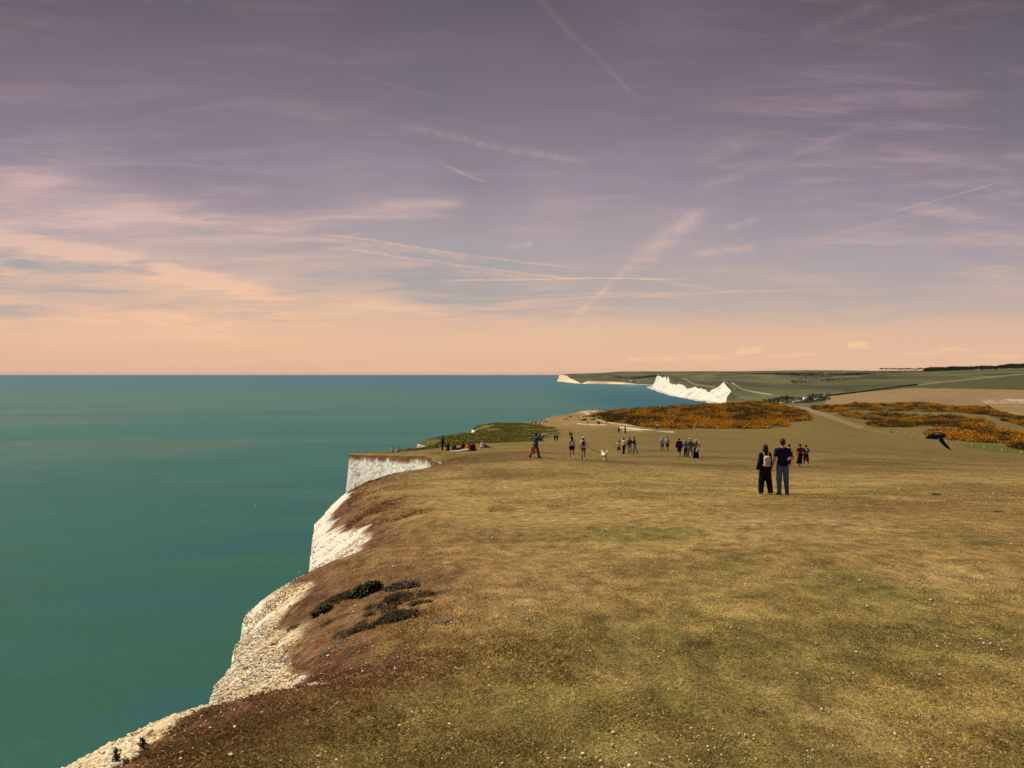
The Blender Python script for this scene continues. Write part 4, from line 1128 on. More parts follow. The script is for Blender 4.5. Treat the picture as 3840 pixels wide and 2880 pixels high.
def make_stones():
    # rubble lying on the crumbling chalk lip
    X, Y = screen_sample(230000, 3.0, 30, 150, 1700)
    wn = wnorm(X, Y); wob = (fbm(X * 1.1, Y * 1.1, 4, 51) - .5)
    reach = np.interp(Y, REACH_Y, REACH_V)
    e = wn + wob * .26
    k = (X > coast_x(Y) + .01) & (e < reach + .02) & (RNG.random(len(X)) < .75)
    X, Y = X[k][:60000], Y[k][:60000]; Z = ground_z(X, Y)
    s = np.exp(RNG.normal(math.log(.0095), .50, len(X))) * np.clip(Y / 9, 1, 1.5)
    s = np.minimum(s, .026)
    q = fbm(X / .25, Y / .25, 3, 131) + RNG.normal(0, .12, len(X))
    col = mixc(np.tile(np.array([.72, .65, .50]), (len(X), 1)), np.array([.66, .50, .27]), sst(.42, .7, q))
    col *= RNG.uniform(.7, 1.1, (len(X), 1)); col[RNG.random(len(X)) < .08] = (.24, .15, .09)
    o = blobs('chalk_rubble', np.stack([X, Y, Z + s * .15], -1), s, col, MAT_STONE, .42)
    tag(o, 'loose cream and white chalk rubble along the crumbling cliff lip', 'rubble', kind='stuff')
    # pebbles strewn over soil and turf
    X, Y = screen_sample(110000, 2.8, 70, 300, 3900)
    U = X - coast_x(Y)
    cl = fbm(X / .8, Y / .8, 4, 133); band = sst(1.7, .9, wnorm(X, Y)) * sst(14, 7, Y)
    p = .014 + .10 * sst(.62, .74, cl) + .12 * band * (wnorm(X, Y) < np.interp(Y, SOIL_Y, SOIL_V) + .1) + .05 * sst(4, 12, X) 
    p = p + .9 * drift(X, Y, ground_z(X, Y), BARE)
    k = (RNG.random(len(X)) < p * .55) & (wnorm(X, Y) > .35)
    X, Y = X[k], Y[k]; Z = ground_z(X, Y)
    s = np.exp(RNG.normal(math.log(.0034), .5, len(X))) * np.maximum(1, Y / 4.5) ** .8
    s = np.minimum(s, .008 + .0009 * Y)
    col = mixc(np.tile(np.array([.75, .66, .52]), (len(X), 1)), np.array([.46, .34, .22]), RNG.random(len(X)) ** 2)
    o = blobs('chalk_pebbles', np.stack([X, Y, Z + s * .5 + .006], -1), s, col, MAT_STONE, .3)
    tag(o, 'white chalk pebbles strewn over the turf and bare soil', 'pebbles', kind='stuff')

def leaves(name, P0, Dr, L, Wd, col, mat, parent=None, fold=.25, droop=.25):
    """pointed leaves: base point, direction, length, width"""
    n = len(P0); D_ = Dr / np.linalg.norm(Dr, axis=1, keepdims=True)
    up = np.array([0, 0, 1.]); S = np.cross(D_, up); S /= np.maximum(np.linalg.norm(S, axis=1, keepdims=True), 1e-6)
    Nn = np.cross(S, D_); L = np.asarray(L).reshape(-1, 1); Wd = np.asarray(Wd).reshape(-1, 1)
    V = np.empty((n, 6, 3))
    V[:, 0] = P0; mid = P0 + D_ * L * .5
    V[:, 1] = mid + S * Wd * .5 + Nn * Wd * fold; V[:, 2] = mid - S * Wd * .5 + Nn * Wd * fold; V[:, 3] = mid
    V[:, 4] = P0 + D_ * L - up * L * droop; V[:, 5] = P0 + D_ * L * .82 - up * L * droop * .5 + Nn * Wd * 0
    i = np.arange(n)[:, None] * 6
    Fc = np.concatenate([i + np.array([f]) for f in ((0, 1, 3), (0, 3, 2), (1, 4, 3), (3, 4, 2))])
    C = np.repeat(col[:, None, :], 6, 1)
    return mesh_np(name, V.reshape(-1, 3), Fc, mat, False, C.reshape(-1, 3), parent=parent)

def on_ground(px, py, y0=1.5, y1=400.0):
    u, r = ur(px, py); ys = np.geomspace(y0, y1, 900); zz = ground_z(u * ys, ys)
    hit = np.where((CAMZ - zz) / ys <= r)[0]
    Y = ys[hit[0]] if len(hit) else ys[np.argmin((CAMZ - zz) / ys)]
    return float(Y)
def plant_at(px, py, name, label, cat, n, rad, L, Wd, c1, c2, upness=.6, height=.0, hmound=.0, aspect=1.0, parts=True):
    Y = on_ground(px, py); p = surf_point(px, Y); L = L * Y / 6; Wd = Wd * Y / 6; rad = rad / 2850 * Y
    root = bpy.data.objects.new(name, None); COL.objects.link(root); root.location = p; tag(root, label, cat)
    n0 = n; n = n * 4
    a = RNG.uniform(0, 2 * math.pi, n); r = rad * 1.25 * np.sqrt(RNG.random(n))
    X = np.cos(a) * r * aspect; Yy = np.sin(a) * r
    q = fbm((X + p.x) / (rad * .55), (Yy + p.y) / (rad * .45), 3, 211) - .55 * (r / rad) ** 2 * .6
    kk = np.argsort(-q + RNG.normal(0, .05, n))[:n0]; n = n0; a, r, X, Yy = a[kk], r[kk], X[kk], Yy[kk]
    gz = ground_z(X + p.x, Yy + p.y) - p.z
    mound = hmound * np.clip(1 - (r / rad / 1.25) ** 2, 0, 1) * RNG.uniform(.1, 1, n)
    P0 = np.stack([X, Yy, gz + mound], -1)
    b = a + RNG.normal(0, 1.0, n)
    Dr = np.stack([np.cos(b), np.sin(b), RNG.uniform(.1, 1.5, n) * upness], -1)
    c = mixc(np.tile(np.array(c1), (n, 1)), np.array(c2), RNG.random(n)) * RNG.uniform(.6, 1.3, (n, 1))
    leaves('leaf_clump', P0, Dr, L * RNG.uniform(.5, 1.2, n), Wd * RNG.uniform(.6, 1.2, n), c, MAT_LEAF, root)
    ns = 1
    a = RNG.uniform(0, 2 * math.pi, ns); r = rad * .7 * np.sqrt(RNG.random(ns))
    P0 = np.stack([np.cos(a) * r * aspect, np.sin(a) * r, 0 * a], -1); P0[:, 2] = ground_z(P0[:, 0] + p.x, P0[:, 1] + p.y) - p.z - .01
    leaves('stem', P0, np.stack([RNG.normal(0, .3, ns), RNG.normal(0, .3, ns), np.ones(ns)], -1), np.full(ns, max(hmound, .03) * 1.1), np.full(ns, .006), np.tile((.10, .06, .03), (ns, 1)), MAT_LEAF, root, .1, 0)
    return root

def make_plants():
    dk, dk2 = (.030, .034, .016), (.075, .075, .034); gr, gr2 = (.13, .12, .095), (.26, .25, .20)
    T = [
     (1385, 2222, 'leafy_plant', 'dark green leafy plant, largest clump by the bare soil of the cliff edge', 620, 70, .040, .024, dk, dk2, .8, .075, 1.2),
     (1515, 2205, 'leafy_plant', 'grey green leafy plant right of the largest dark clump', 420, 58, .030, .013, (.06, .06, .045), (.13, .12, .10), .8, .05, 1.4),
     (1200, 2300, 'leafy_plant', 'small dark green leafy plant nearest the chalk rubble', 300, 50, .036, .021, dk, dk2, .8, .05, 1.1),
     (1455, 2315, 'sprawling_plant', 'low olive plant spreading in front of the largest dark clump', 1500, 105, .030, .012, (.042, .036, .018), (.095, .078, .038), .9, .02, 1.25),
     (1290, 2245, 'scrubby_plant', 'ragged brownish plant joining the two dark green clumps', 420, 62, .030, .010, (.055, .038, .020), (.11, .075, .038), 1.2, .04, 1.4),
     (1500, 2260, 'scrubby_plant', 'dark brown tangled plant below the grey green one', 520, 66, .032, .010, (.040, .034, .018), (.10, .07, .04), 1.2, .05, 1.5),
     (1330, 2370, 'scrubby_plant', 'thin brown scrub above the bare reddish soil', 300, 60, .026, .008, (.07, .045, .022), (.14, .09, .05), 1.2, .02, 1.6),
     (1640, 2225, 'trailing_plant', 'thin grey trailing plant running out across the turf', 130, 38, .028, .010, gr, (.10, .09, .06), .5, .01, 2.2),
     (1650, 2338, 'trailing_plant', 'pale grey leafy patch right of the low olive plant', 110, 34, .028, .010, gr, gr2, .5, .01, 1.8),
     (1092, 2368, 'dry_tuft', 'dry brown tuft at the top of the rubble slope', 160, 25, .048, .005, (.13, .08, .04), (.24, .17, .10), 2.4, .015, 1),
     (1277, 2410, 'rosette_plant', 'pale grey rosette on the bare reddish soil', 60, 24, .032, .010, gr, gr2, .6, .01, 1.2),
     (1210, 2460, 'rosette_plant', 'grey feathery rosette lower on the bare reddish soil', 60, 23, .034, .007, (.10, .10, .08), (.20, .19, .16), .6, .01, 1),
     (1100, 2502, 'rosette_plant', 'small dark brown rosette beside the cream rubble', 60, 18, .028, .007, (.07, .04, .03), (.13, .07, .05), .8, .01, 1),
     (1358, 2432, 'dry_tuft', 'straw coloured tuft at the right end of the bare soil', 110, 22, .038, .004, (.22, .17, .11), (.40, .34, .24), 2.2, .01, 1.2),
     (1230, 2340, 'dry_tuft', 'grey brown tuft between the small leafy plant and the bare soil', 130, 30, .036, .007, (.10, .08, .055), (.18, .15, .11), 1.2, .012, 1.2),
     (1592, 2302, 'dry_tuft', 'orange brown tuft beside the low olive plant', 150, 34, .036, .004, (.15, .07, .022), (.26, .14, .05), 1.8, .01, 1.4),
     (2850, 2680, 'grass_tuft', 'spiky brown grass tuft standing out of the turf on the right', 140, 40, .060, .005, (.12, .08, .035), (.25, .18, .09), 2.0, .012, 1.3),
     (2620, 2420, 'grass_tuft', 'dark low grass tuft in the middle of the turf', 120, 40, .030, .005, (.06, .055, .02), (.13, .10, .045), 1.2, .01, 1.6),
     (2120, 2430, 'grass_tuft', 'dark ragged grass tuft left of the middle of the turf', 120, 36, .030, .005, (.06, .05, .02), (.13, .10, .045), 1.2, .01, 1.6),
     (3645, 2270, 'grass_tuft', 'small dark green tuft on the right side of the turf', 110, 34, .022, .005, (.05, .055, .02), (.10, .09, .035), 1.2, .008, 1.7),
     (3690, 2044, 'grass_tuft', 'dark flat tuft far up the turf near the right border', 110, 38, .016, .005, (.045, .045, .02), (.09, .075, .03), 1.0, .008, 2.2),
     (1400, 1806, 'grass_tuft', 'dark bushy tuft on the brink below the white headland', 160, 26, .026, .006, (.05, .045, .02), (.11, .08, .04), 1.6, .03, 1.5)]
    for t in T:
        px, py, nm, lab, n, rad, L, Wd, c1, c2, upn, hm, asp = t
        if nm in ('leafy_plant', 'sprawling_plant', 'scrubby_plant'): n = int(n * (1.5 if nm == 'leafy_plant' else 2.6)); rad *= (.95 if nm == 'leafy_plant' else 1.25); hm *= 1.2
        plant_at(px, py, nm, lab, nm.replace('_', ' '), n, rad, L, Wd, c1, c2, upn, 0, hm, asp)
    # thistle-like stalks on the lip at the bottom left
    for px, Y, H, lab in ((425, on_ground(430, 2870), .07, 'tall dark stalk with a pink tip on the cliff lip, bottom left'), (525, on_ground(525, 2820), .055, 'shorter dark stalk rising from the cliff lip above the brown turf')):
        p = surf_point(px, Y)
        root = bpy.data.objects.new('thistle', None); COL.objects.link(root); root.location = p; tag(root, lab, 'thistle')
        n = 70; t = RNG.random(n); a = RNG.uniform(0, 6.28, n)
        P0 = np.stack([RNG.normal(0, .006, n), RNG.normal(0, .006, n), t * H], -1)
        leaves('leaf_clump', P0, np.stack([np.cos(a), np.sin(a), RNG.uniform(.5, 1.6, n)], -1), (.034 - .018 * t), np.full(n, .010), mixc(np.tile((.050, .040, .022), (n, 1)), np.array([.11, .075, .045]), RNG.random(n)), MAT_LEAF, root)
        leaves('stem', np.zeros((1, 3)), np.array([[.0, 0.01, 1]]), np.full(1, H * 1.02), np.full(1, .006), np.tile((.09, .05, .03), (1, 1)), MAT_LEAF, root, .1, 0)
        blobs('flower_head', np.array([[0, 0, H * 1.02]]), [.009 if H > .1 else .006], np.array([[.34, .17, .20]]) if H > .1 else np.array([[.12, .07, .05]]), MAT_LEAF, .3, parent=root)
    # yellow flowers
    Yl = lambda py: None
    for i, (px, py, lab) in enumerate(((1497, 2747, 'yellow flower low in the brown turf, nearest the camera'), (1708, 2525, 'yellow flower in the turf right of the bare soil'), (2213, 2461, 'yellow flower with a visible stalk in the middle of the turf'), (1922, 2497, 'faded yellow flower in green turf, the palest'), (1888, 2080, 'tiny yellow flower up the slope beyond the leafy plants'), (1710, 2045, 'tiny orange flower up the slope near the cliff edge'))):
        u, r = ur(px, py); lo, hi = 2.0, 40.0
        for _ in range(40):
            mid = (lo + hi) / 2
            zz = float(ground_z(np.array([u * mid]), np.array([mid]))[0])
            if (CAMZ - zz) / mid > r: lo = mid
            else: hi = mid
        p = Vector((u * mid, mid, zz)); s = .0078 * max(1, mid / 6)
        root = bpy.data.objects.new('yellow_flower', None); COL.objects.link(root); root.location = p; tag(root, lab, 'flower')
        n = 16; a = np.arange(n) * 2 * math.pi / n
        col = np.tile((.80, .52, .02) if i not in (3, 5) else ((.55, .42, .10) if i == 3 else (.62, .25, .02)), (n, 1))
        leaves('petals', np.tile((0, 0, .035), (n, 1)), np.stack([np.cos(a), np.sin(a), .35 + 0 * a], -1), np.full(n, s * 1.3), np.full(n, s * .55), col, MAT_LEAF, root, .1, .1)
        leaves('stem', np.zeros((1, 3)), np.array([[0, .05, 1.]]), np.full(1, .038), np.full(1, .0045), np.tile((.10, .12, .04), (1, 1)), MAT_LEAF, root, .1, 0)

# ------------------------------------------------------------------ gorse, bushes, trees
def flakes(C0, n_each, rad, size, col_top, col_low, frac, rng=RNG, flat=1.0):
    """leaf flakes scattered through mounds; returns V,F,C"""
    n = len(C0) * n_each
    d = rng.normal(0, 1, (n, 3)); d /= np.linalg.norm(d, axis=1, keepdims=True); d[:, 2] = np.abs(d[:, 2]) * 1.0 - .15
    rr = np.repeat(rad, n_each)[:, None] * (rng.random((n, 1)) ** .4)
    P0 = np.repeat(C0, n_each, 0) + d * rr * np.array([1, 1, flat])
    s = np.repeat(size, n_each) * rng.uniform(.6, 1.4, n)
    a = rng.normal(0, 1, (n, 3)); a /= np.linalg.norm(a, axis=1, keepdims=True)
    b = np.cross(a, rng.normal(0, 1, (n, 3))); b /= np.linalg.norm(b, axis=1, keepdims=True)
    V = np.stack([P0 - a * s[:, None] * .6, P0 + a * s[:, None] * .6, P0 + b * s[:, None] * .8], 1)
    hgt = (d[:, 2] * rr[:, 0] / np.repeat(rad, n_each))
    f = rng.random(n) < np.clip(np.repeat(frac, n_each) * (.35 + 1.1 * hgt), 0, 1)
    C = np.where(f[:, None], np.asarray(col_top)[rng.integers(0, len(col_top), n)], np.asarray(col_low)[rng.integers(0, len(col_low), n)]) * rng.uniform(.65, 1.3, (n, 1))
    return V.reshape(-1, 3), np.arange(n * 3).reshape(-1, 3), np.repeat(np.clip(C, 0, 1), 3, 0)

def make_gorse():
    labs = {'a': 'broad thicket of orange yellow gorse covering the brow left of the path', 'b': 'farthest gorse band right of the path, along the edge of the tan field',
            'c': 'middle gorse bands right of the path with grass gaps', 'd': 'nearest gorse thicket on the right, behind the fence posts'}
    cnt = {'a': 20000, 'b': 9000, 'c': 8000, 'd': 9000}
    yel = [(.60, .28, .014), (.50, .20, .010), (.68, .37, .022), (.36, .13, .012)]
    grn = [(.040, .040, .012), (.070, .060, .018), (.055, .028, .012), (.10, .065, .018)]
    for k, pl in GORSE.items():
        P_ = np.array(pl, float); lo, hi = P_.min(0), P_.max(0)
        n = cnt[k] * 5
        px = RNG.uniform(lo[0], hi[0], n); lY = np.exp(RNG.uniform(math.log(160), math.log(930), n))
        X = (px - 1920) / 2850 * lY; Z = ground_z(X, lY); qx, qy = project(X, lY, Z)
        wob = (fbm(X / 9, lY / 14, 3, 31) - .5) * 14
        inside = inpoly(qx + wob * 2, qy + wob * .35, pl) & (lY < 930)
        gap = fbm(X / 10, lY / 26, 4, 141)
        inside &= gap > (.37 if k == 'a' else .42)
        idx = np.where(inside)[0][:cnt[k]]
        X, Y, Z = X[idx], lY[idx], Z[idx]
        hm = fbm(X / 5, Y / 9, 3, 142)
        rad = (.35 + 2.2 * sst(.3, .75, hm)) * RNG.uniform(.7, 1.2, len(X))
        bloom = np.clip(sst(.38, .62, fbm(X / 9, Y / 22, 4, 143)) * 1.0 + .04, 0, 1)
        V, Fc, C = flakes(np.stack([X, Y, Z + rad * .15], -1), 34, rad * 1.25, .16 + Y / 2600, yel, grn, bloom)
        o = mesh_np('gorse_thicket', V, Fc, MAT_LEAF, False, C)
        tag(o, labs[k], 'gorse', kind='stuff')

def make_hollow():
    n = 60000; X = RNG.uniform(-30, 30, n); Y = np.exp(RNG.uniform(math.log(125), math.log(470), n))
    edge = np.interp(Y, [120, 160, 200, 260, 330, 420, 470], [-15, -4, 8, 16, 20, 12, 8])
    m = (X < edge - 2 + (fbm(X / 8, Y / 8, 3, 95) - .5) * 12) & (X > coast_x(Y) + .6) & (fbm(X / 7, Y / 11, 4, 171) > .44)
    X, Y = X[m][:9000], Y[m][:9000]; Z = ground_z(X, Y)
    rad = .35 + .75 * fbm(X / 3, Y / 6, 3, 172)
    V, Fc, C = flakes(np.stack([X, Y, Z], -1), 16, rad, .10 + Y / 2600, [(.22, .21, .035), (.28, .24, .06)], [(.08, .08, .018), (.13, .11, .03)], np.full(len(X), .85), flat=.7)
    tag(mesh_np('rough_grass', V, Fc, MAT_LEAF, False, C), 'rough green herbage filling the hollow at the cliff edge', 'herbage', kind='stuff')

def bush(px, Y, r, h, label, name='bush', col=((.030, .040, .016), (.060, .065, .026)), n=60, group=None, cat='bush'):
    p = surf_point(px, Y)
    root = bpy.data.objects.new(name, None); COL.objects.link(root); root.location = p; tag(root, label, cat, group)
    m = 9; C0 = np.stack([RNG.normal(0, r * .45, m), RNG.normal(0, r * .4, m), RNG.uniform(.15, .65, m) * h], -1)
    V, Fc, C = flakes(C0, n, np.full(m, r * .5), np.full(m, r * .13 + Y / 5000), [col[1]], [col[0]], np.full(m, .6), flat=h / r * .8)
    mesh_np('foliage', V, Fc, MAT_LEAF, False, C, parent=root)
    tube('stem', [(0, 0, -.3), (r * .05, 0, h * .5)], [r * .08, r * .04], MAT_BARK, root)
    return root

def tube(name, pts, rad, mat, parent=None, seg=6):
    pts = np.array(pts, float); V = []; Fc = []
    for i, p in enumerate(pts):
        d = pts[min(i + 1, len(pts) - 1)] - pts[max(i - 1, 0)]; d = d / np.linalg.norm(d)
        s = np.cross(d, (0, 1, 0) if abs(d[1]) < .9 else (1, 0, 0)); s /= np.linalg.norm(s); t = np.cross(d, s)
        for j in range(seg):
            a = 2 * math.pi * j / seg; V.append(p + (s * math.cos(a) + t * math.sin(a)) * rad[i])
    for i in range(len(pts) - 1):
        for j in range(seg):
            a, b = i * seg + j, i * seg + (j + 1) % seg; Fc.append((a, b, b + seg, a + seg))
    n = len(V); V.append(pts[-1]); V.append(pts[0])
    for j in range(seg):
        Fc.append(((len(pts) - 1) * seg + j, (len(pts) - 1) * seg + (j + 1) % seg, n, n)); Fc.append(((j + 1) % seg, j, n + 1, n + 1))
    V = np.array(V)
    me = bpy.data.meshes.new(name)
    me.from_pydata([tuple(v) for v in V], [], [tuple(dict.fromkeys(f)) for f in Fc]); me.materials.append(mat)
    for p_ in me.polygons: p_.use_smooth = True
    o = bpy.data.objects.new(name, me); COL.objects.link(o)
    if parent is not None: o.parent = parent
    return o
def plain(name, c, rough=.8, amt=.3, scale=8):
    m, B = mat_new(name)
    n = B.noise(B.node('ShaderNodeTexCoord').outputs['Object'], scale, 4, .6); f = B.m('ADD', 1 - amt / 2, B.m('MULTIPLY', n, amt))
    finish(B, B.vm('MULTIPLY', B.xyz(*c), B.xyz(f, f, f)), rough, None, .15)
    return m
MAT_BARK = plain('bark', (.09, .065, .045))

def tree(px, Y, H, label, kind='round', width=.5, name='tree', group=None, tone=1.0, z=None):
    p = surf_point(px, Y)
    if z is not None: p.z = z
    root = bpy.data.objects.new(name, None); COL.objects.link(root); root.location = p; tag(root, label, 'tree', group)
    lean = RNG.normal(0, .03)
    top = .62 if kind == 'pine' else .35
    tube('trunk', [(0, 0, -1), (lean * H * .3, 0, H * .3), (lean * H * .7, 0, H * (top + .15))], [H * .034, H * .026, H * .016], MAT_BARK, root)
    m = 12 if kind == 'pine' else 22
    r = H * width / 2
    if kind == 'pine':
        C0 = np.stack([RNG.normal(0, r * .6, m) + lean * H, RNG.normal(0, r * .5, m), H * RNG.uniform(.55, .92, m)], -1); fl = .6
    else:
        t = RNG.random(m); C0 = np.stack([RNG.normal(0, r * .5, m), RNG.normal(0, r * .45, m), H * (.22 + .62 * t)], -1); fl = .8
        C0[:, :2] *= (1.15 - .7 * np.abs(t - .35))[:, None]
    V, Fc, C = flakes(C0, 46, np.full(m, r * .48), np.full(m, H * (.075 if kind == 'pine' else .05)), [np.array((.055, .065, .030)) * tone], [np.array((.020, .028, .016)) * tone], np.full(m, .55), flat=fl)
    mesh_np('crown', V, Fc, MAT_LEAF, False, C, parent=root)
    return root

def box_obj(name, x0, x1, y0, y1, z0, z1, mat, parent=None):
    V = [(x, y, z) for x in (x0, x1) for y in (y0, y1) for z in (z0, z1)]
    Fc = [(0, 1, 3, 2), (4, 6, 7, 5), (0, 4, 5, 1), (2, 3, 7, 6), (0, 2, 6, 4), (1, 5, 7, 3)]
    return mesh_np(name, V, Fc, mat, False, parent=parent)
def gable(name, x0, x1, y0, y1, z0, zr, mat, parent, hip=0.0):
    ym = (y0 + y1) / 2
    V = [(x0, y0, z0), (x1, y0, z0), (x1, y1, z0), (x0, y1, z0), (x0 + hip, ym, zr), (x1 - hip, ym, zr)]
    me = bpy.data.meshes.new(name); me.from_pydata(V, [], [(0, 1, 5, 4), (2, 3, 4, 5), (1, 2, 5), (3, 0, 4), (3, 2, 1, 0)]); me.materials.append(mat)
    o = bpy.data.objects.new(name, me); COL.objects.link(o); o.parent = parent
    return o
WHITE = plain('white_render', (.78, .75, .70), .8, .1, .3); SLATE = plain('slate', (.12, .10, .10), .7, .3, .5); TILE = plain('clay_tile', (.20, .11, .08), .8, .3, .5)
GLASS = plain('window_glass', (.03, .035, .04), .2, .1, 1); WOOD = plain('weathered_wood', (.50, .44, .34), .8, .3, 6); DOOR = plain('door_paint', (.10, .06, .04), .6, .2, 3)
def house(px, Y, w, d, h, rh, label, rot=0, hip=0.0, roof=None, chim=1, wins=((-.25, .6), (.25, .6)), cat='house', name='cottage', wall=None):
    p = surf_point(px, Y)
    root = bpy.data.objects.new(name, None); COL.objects.link(root); root.location = p; root.rotation_euler = (0, 0, rot * D2R if 'D2R' in globals() else math.radians(rot)); tag(root, label, cat)
    box_obj('wall', -w / 2, w / 2, -d / 2, d / 2, -2.5, h, wall or WHITE, root)
    rf = gable('roof', -w / 2 - .4, w / 2 + .4, -d / 2 - .4, d / 2 + .4, h + .02, h + rh, roof or SLATE, root, hip)
    for i in range(chim):
        cx = -w * .3 + i * w * .55
        c = box_obj('chimney', cx - .5, cx + .5, -.4, .4, h + rh * .4, h + rh + 1.0, WHITE, rf)
    for fx, fz in wins:
        wn = box_obj('window', fx * w - .7, fx * w + .7, -d / 2 - .06, -d / 2 + .05, fz * h - .7, fz * h + .7, GLASS, root)
        box_obj('sill', fx * w - .8, fx * w + .8, -d / 2 - .2, -d / 2 - .065, fz * h - .85, fz * h - .72, WHITE, wn)
    box_obj('door', -.5, .5, -d / 2 - .05, -d / 2 + .05, 0, 2.1, DOOR, root)
    return root

ORD = 'first second third fourth fifth sixth seventh eighth ninth tenth eleventh twelfth thirteenth fourteenth fifteenth sixteenth seventeenth eighteenth nineteenth'.split()
def make_far():
    # hamlet in the dip beyond the gorse
    house(3019, 2080, 9.5, 8, 9.0, 2.6, 'white square tower house with a hipped roof beside dark trees', hip=3.6, roof=TILE, chim=0, wins=((-.22, .72), (.22, .72), (0, .35)), name='tower_house')
    house(2996, 2060, 20, 8, 3.2, 3.2, 'long low white cottage with grey roof left of the tower house', rot=6, wins=((-.35, .5), (-.15, .5), (.2, .5), (.38, .5)))
    house(2978, 2030, 11, 7, 3.0, 2.4, 'small white cottage at the left end of the hamlet row', rot=-10)
    house(2932, 2040, 9, 6, 2.6, 2.2, 'white shed partly hidden by gorse, left of the long cottage', rot=15, wins=((.2, .5),), cat='shed', name='shed', chim=0)
    house(2863, 2000, 9, 6, 3.4, 2.4, 'lone white cottage peeping over the gorse, leftmost', rot=-8, wins=((.2, .5),))
    house(3064, 2030, 12, 7, 2.6, 2.4, 'low white cottage roof under dark trees right of the tower house', rot=5, wins=((.2, .5),), chim=0)
    house(3097, 2150, 8, 7, 4.0, 2.4, 'small white house at the right end of the hamlet by the tan field', rot=0, roof=TILE)
    house(2372, 7650, 42, 20, 14, 10, 'white building with tall gable on the far low cliff above the bay', rot=20, chim=2, name='coast_house')
    house(2398, 7600, 34, 14, 8, 5, 'smaller white building right of the tall gabled one on the far shore', rot=0, chim=1, name='coast_house')
    k = 0
    spots = [(2872, 2080, 8), (2888, 2120, 9), (2905, 2130, 11), (2918, 2150, 13), (2932, 2160, 14), (2946, 2170, 15), (2958, 2170, 14), (2972, 2160, 11), (3034, 2120, 13), (3046, 2130, 15), (3058, 2120, 14), (3072, 2110, 13), (3084, 2100, 12), (3096, 2080, 11), (3040, 2050, 8), (3078, 2040, 8), (3108, 2110, 10)]
    for i, (px, Y, H) in enumerate(spots):
        side = 'left of the tower house' if px < 3010 else 'right of the tower house'
        tree(px, Y, H, ORD[sum(1 for q in spots if q[0] < px and (q[0] < 3010) == (px < 3010))] + ' dark tree from the left among the hamlet trees ' + side, group='hamlet trees ' + side, width=1.15, tone=.8)
    # pines on the skyline, then the wood
    for i in range(19):
        px = 3302 + i * 8.9 + RNG.normal(0, 1.2)
        tree(px, 4300, RNG.uniform(15, 20) + (3 if i in (16, 17) else 0), ORD[i] + ' pine from the left in the bare trunked row on the skyline', 'pine', .95, 'pine_tree', group='pines in a row on the skyline', tone=.7)
    n = 2200; px = RNG.uniform(3466, 3990, n); Yt = RNG.uniform(4050, 4350, n)
    X = (px - 1920) / 2850 * Yt; Z = ground_z(X, Yt)
    H = 13 + 13 * fbm(px / 38, px * 0, 3, 151) + 6 * sst(3700, 3840, px)
    C0 = np.stack([X, Yt, Z + H * RNG.uniform(.1, .95, n)], -1)
    V, Fc, C = flakes(C0, 50, np.full(n, 5.5), np.full(n, 2.6), [(.045, .055, .032)], [(.022, .030, .022)], np.full(n, .5), flat=.8)
    tag(mesh_np('distant_wood', V, Fc, MAT_LEAF, False, C), 'dark wood running along the skyline right of the pines', 'wood', kind='stuff')
    # scrub lines over the far downs
    pts = []
    for poly, m, s in (([(2650, 1404), (3000, 1399), (3200, 1399), (3300, 1401), (3240, 1406), (3020, 1410), (2820, 1404)], 900, 1.0), ([(2975, 1420), (3090, 1412), (3220, 1420), (3080, 1432), (2960, 1440)], 260, .8),
                    ([(2860, 1498), (2930, 1490), (3110, 1492), (3120, 1512), (3000, 1514), (2860, 1518)], 500, .6), ([(2240, 1409), (2380, 1412), (2480, 1407), (2480, 1412), (2380, 1422), (2260, 1416)], 420, 1.6), ([(3240, 1392), (3480, 1391), (3480, 1396), (3240, 1398)], 300, 1.0)):
        P_ = np.array(poly, float); lo, hi = P_.min(0), P_.max(0)
        n = m * 30; px = RNG.uniform(lo[0], hi[0], n); Yt = np.exp(RNG.uniform(math.log(1900), math.log(10000), n)); X = (px - 1920) / 2850 * Yt; Z = ground_z(X, Yt); qx, qy = project(X, Yt, Z)
        ok = inpoly(qx, qy, poly) & (fbm(X / 160, Yt / 260, 3, 152) > .45)
        i = np.where(ok)[0][:m]; pts.append(np.stack([X[i], Yt[i], Z[i] + 1, np.full(len(i), 5.5 * s) * RNG.uniform(.5, 1.3, len(i))], -1))
    pts = np.concatenate(pts)
    V, Fc, C = flakes(pts[:, :3], 26, pts[:, 3], pts[:, 3] * .36, [(.050, .058, .030)], [(.022, .028, .018)], np.full(len(pts), .5), flat=.8)
    tag(mesh_np('distant_scrub', V, Fc, MAT_LEAF, False, C), 'dark scrub and hedges scattered over the far downs', 'scrub', kind='stuff')
    # pale blossoming bushes
    C0 = []
    for (x0, y0, x1, y1, m) in ((2960, 1441, 3030, 1434, 14), (3020, 1434, 3095, 1430, 34), (3055, 1424, 3090, 1420, 8), (3120, 1420, 3170, 1419, 7), (3250, 1425, 3300, 1424, 6), (3000, 1402, 3240, 1398, 18)):
        for i in range(m):
            t = RNG.random(); u, r = ur(x0 + (x1 - x0) * t, y0 + (y1 - y0) * t + RNG.normal(0, 1.6)); 
            ysr = np.geomspace(2500, 9000, 300); zz = ground_z(u * ysr, ysr); hit = np.where((CAMZ - zz) / ysr <= r)[0]
            if len(hit): C0.append((u * ysr[hit[0]], ysr[hit[0]], zz[hit[0]] + 1))
    C0 = np.array(C0)
    V, Fc, C = flakes(C0, 30, np.full(len(C0), 3.6), np.full(len(C0), 2.0), [(.55, .54, .46)], [(.34, .34, .28)], np.full(len(C0), .6))
    tag(mesh_np('pale_bushes', V, Fc, MAT_LEAF, False, C), 'pale blossoming bushes dotted over the far green slope', 'bushes', kind='stuff')
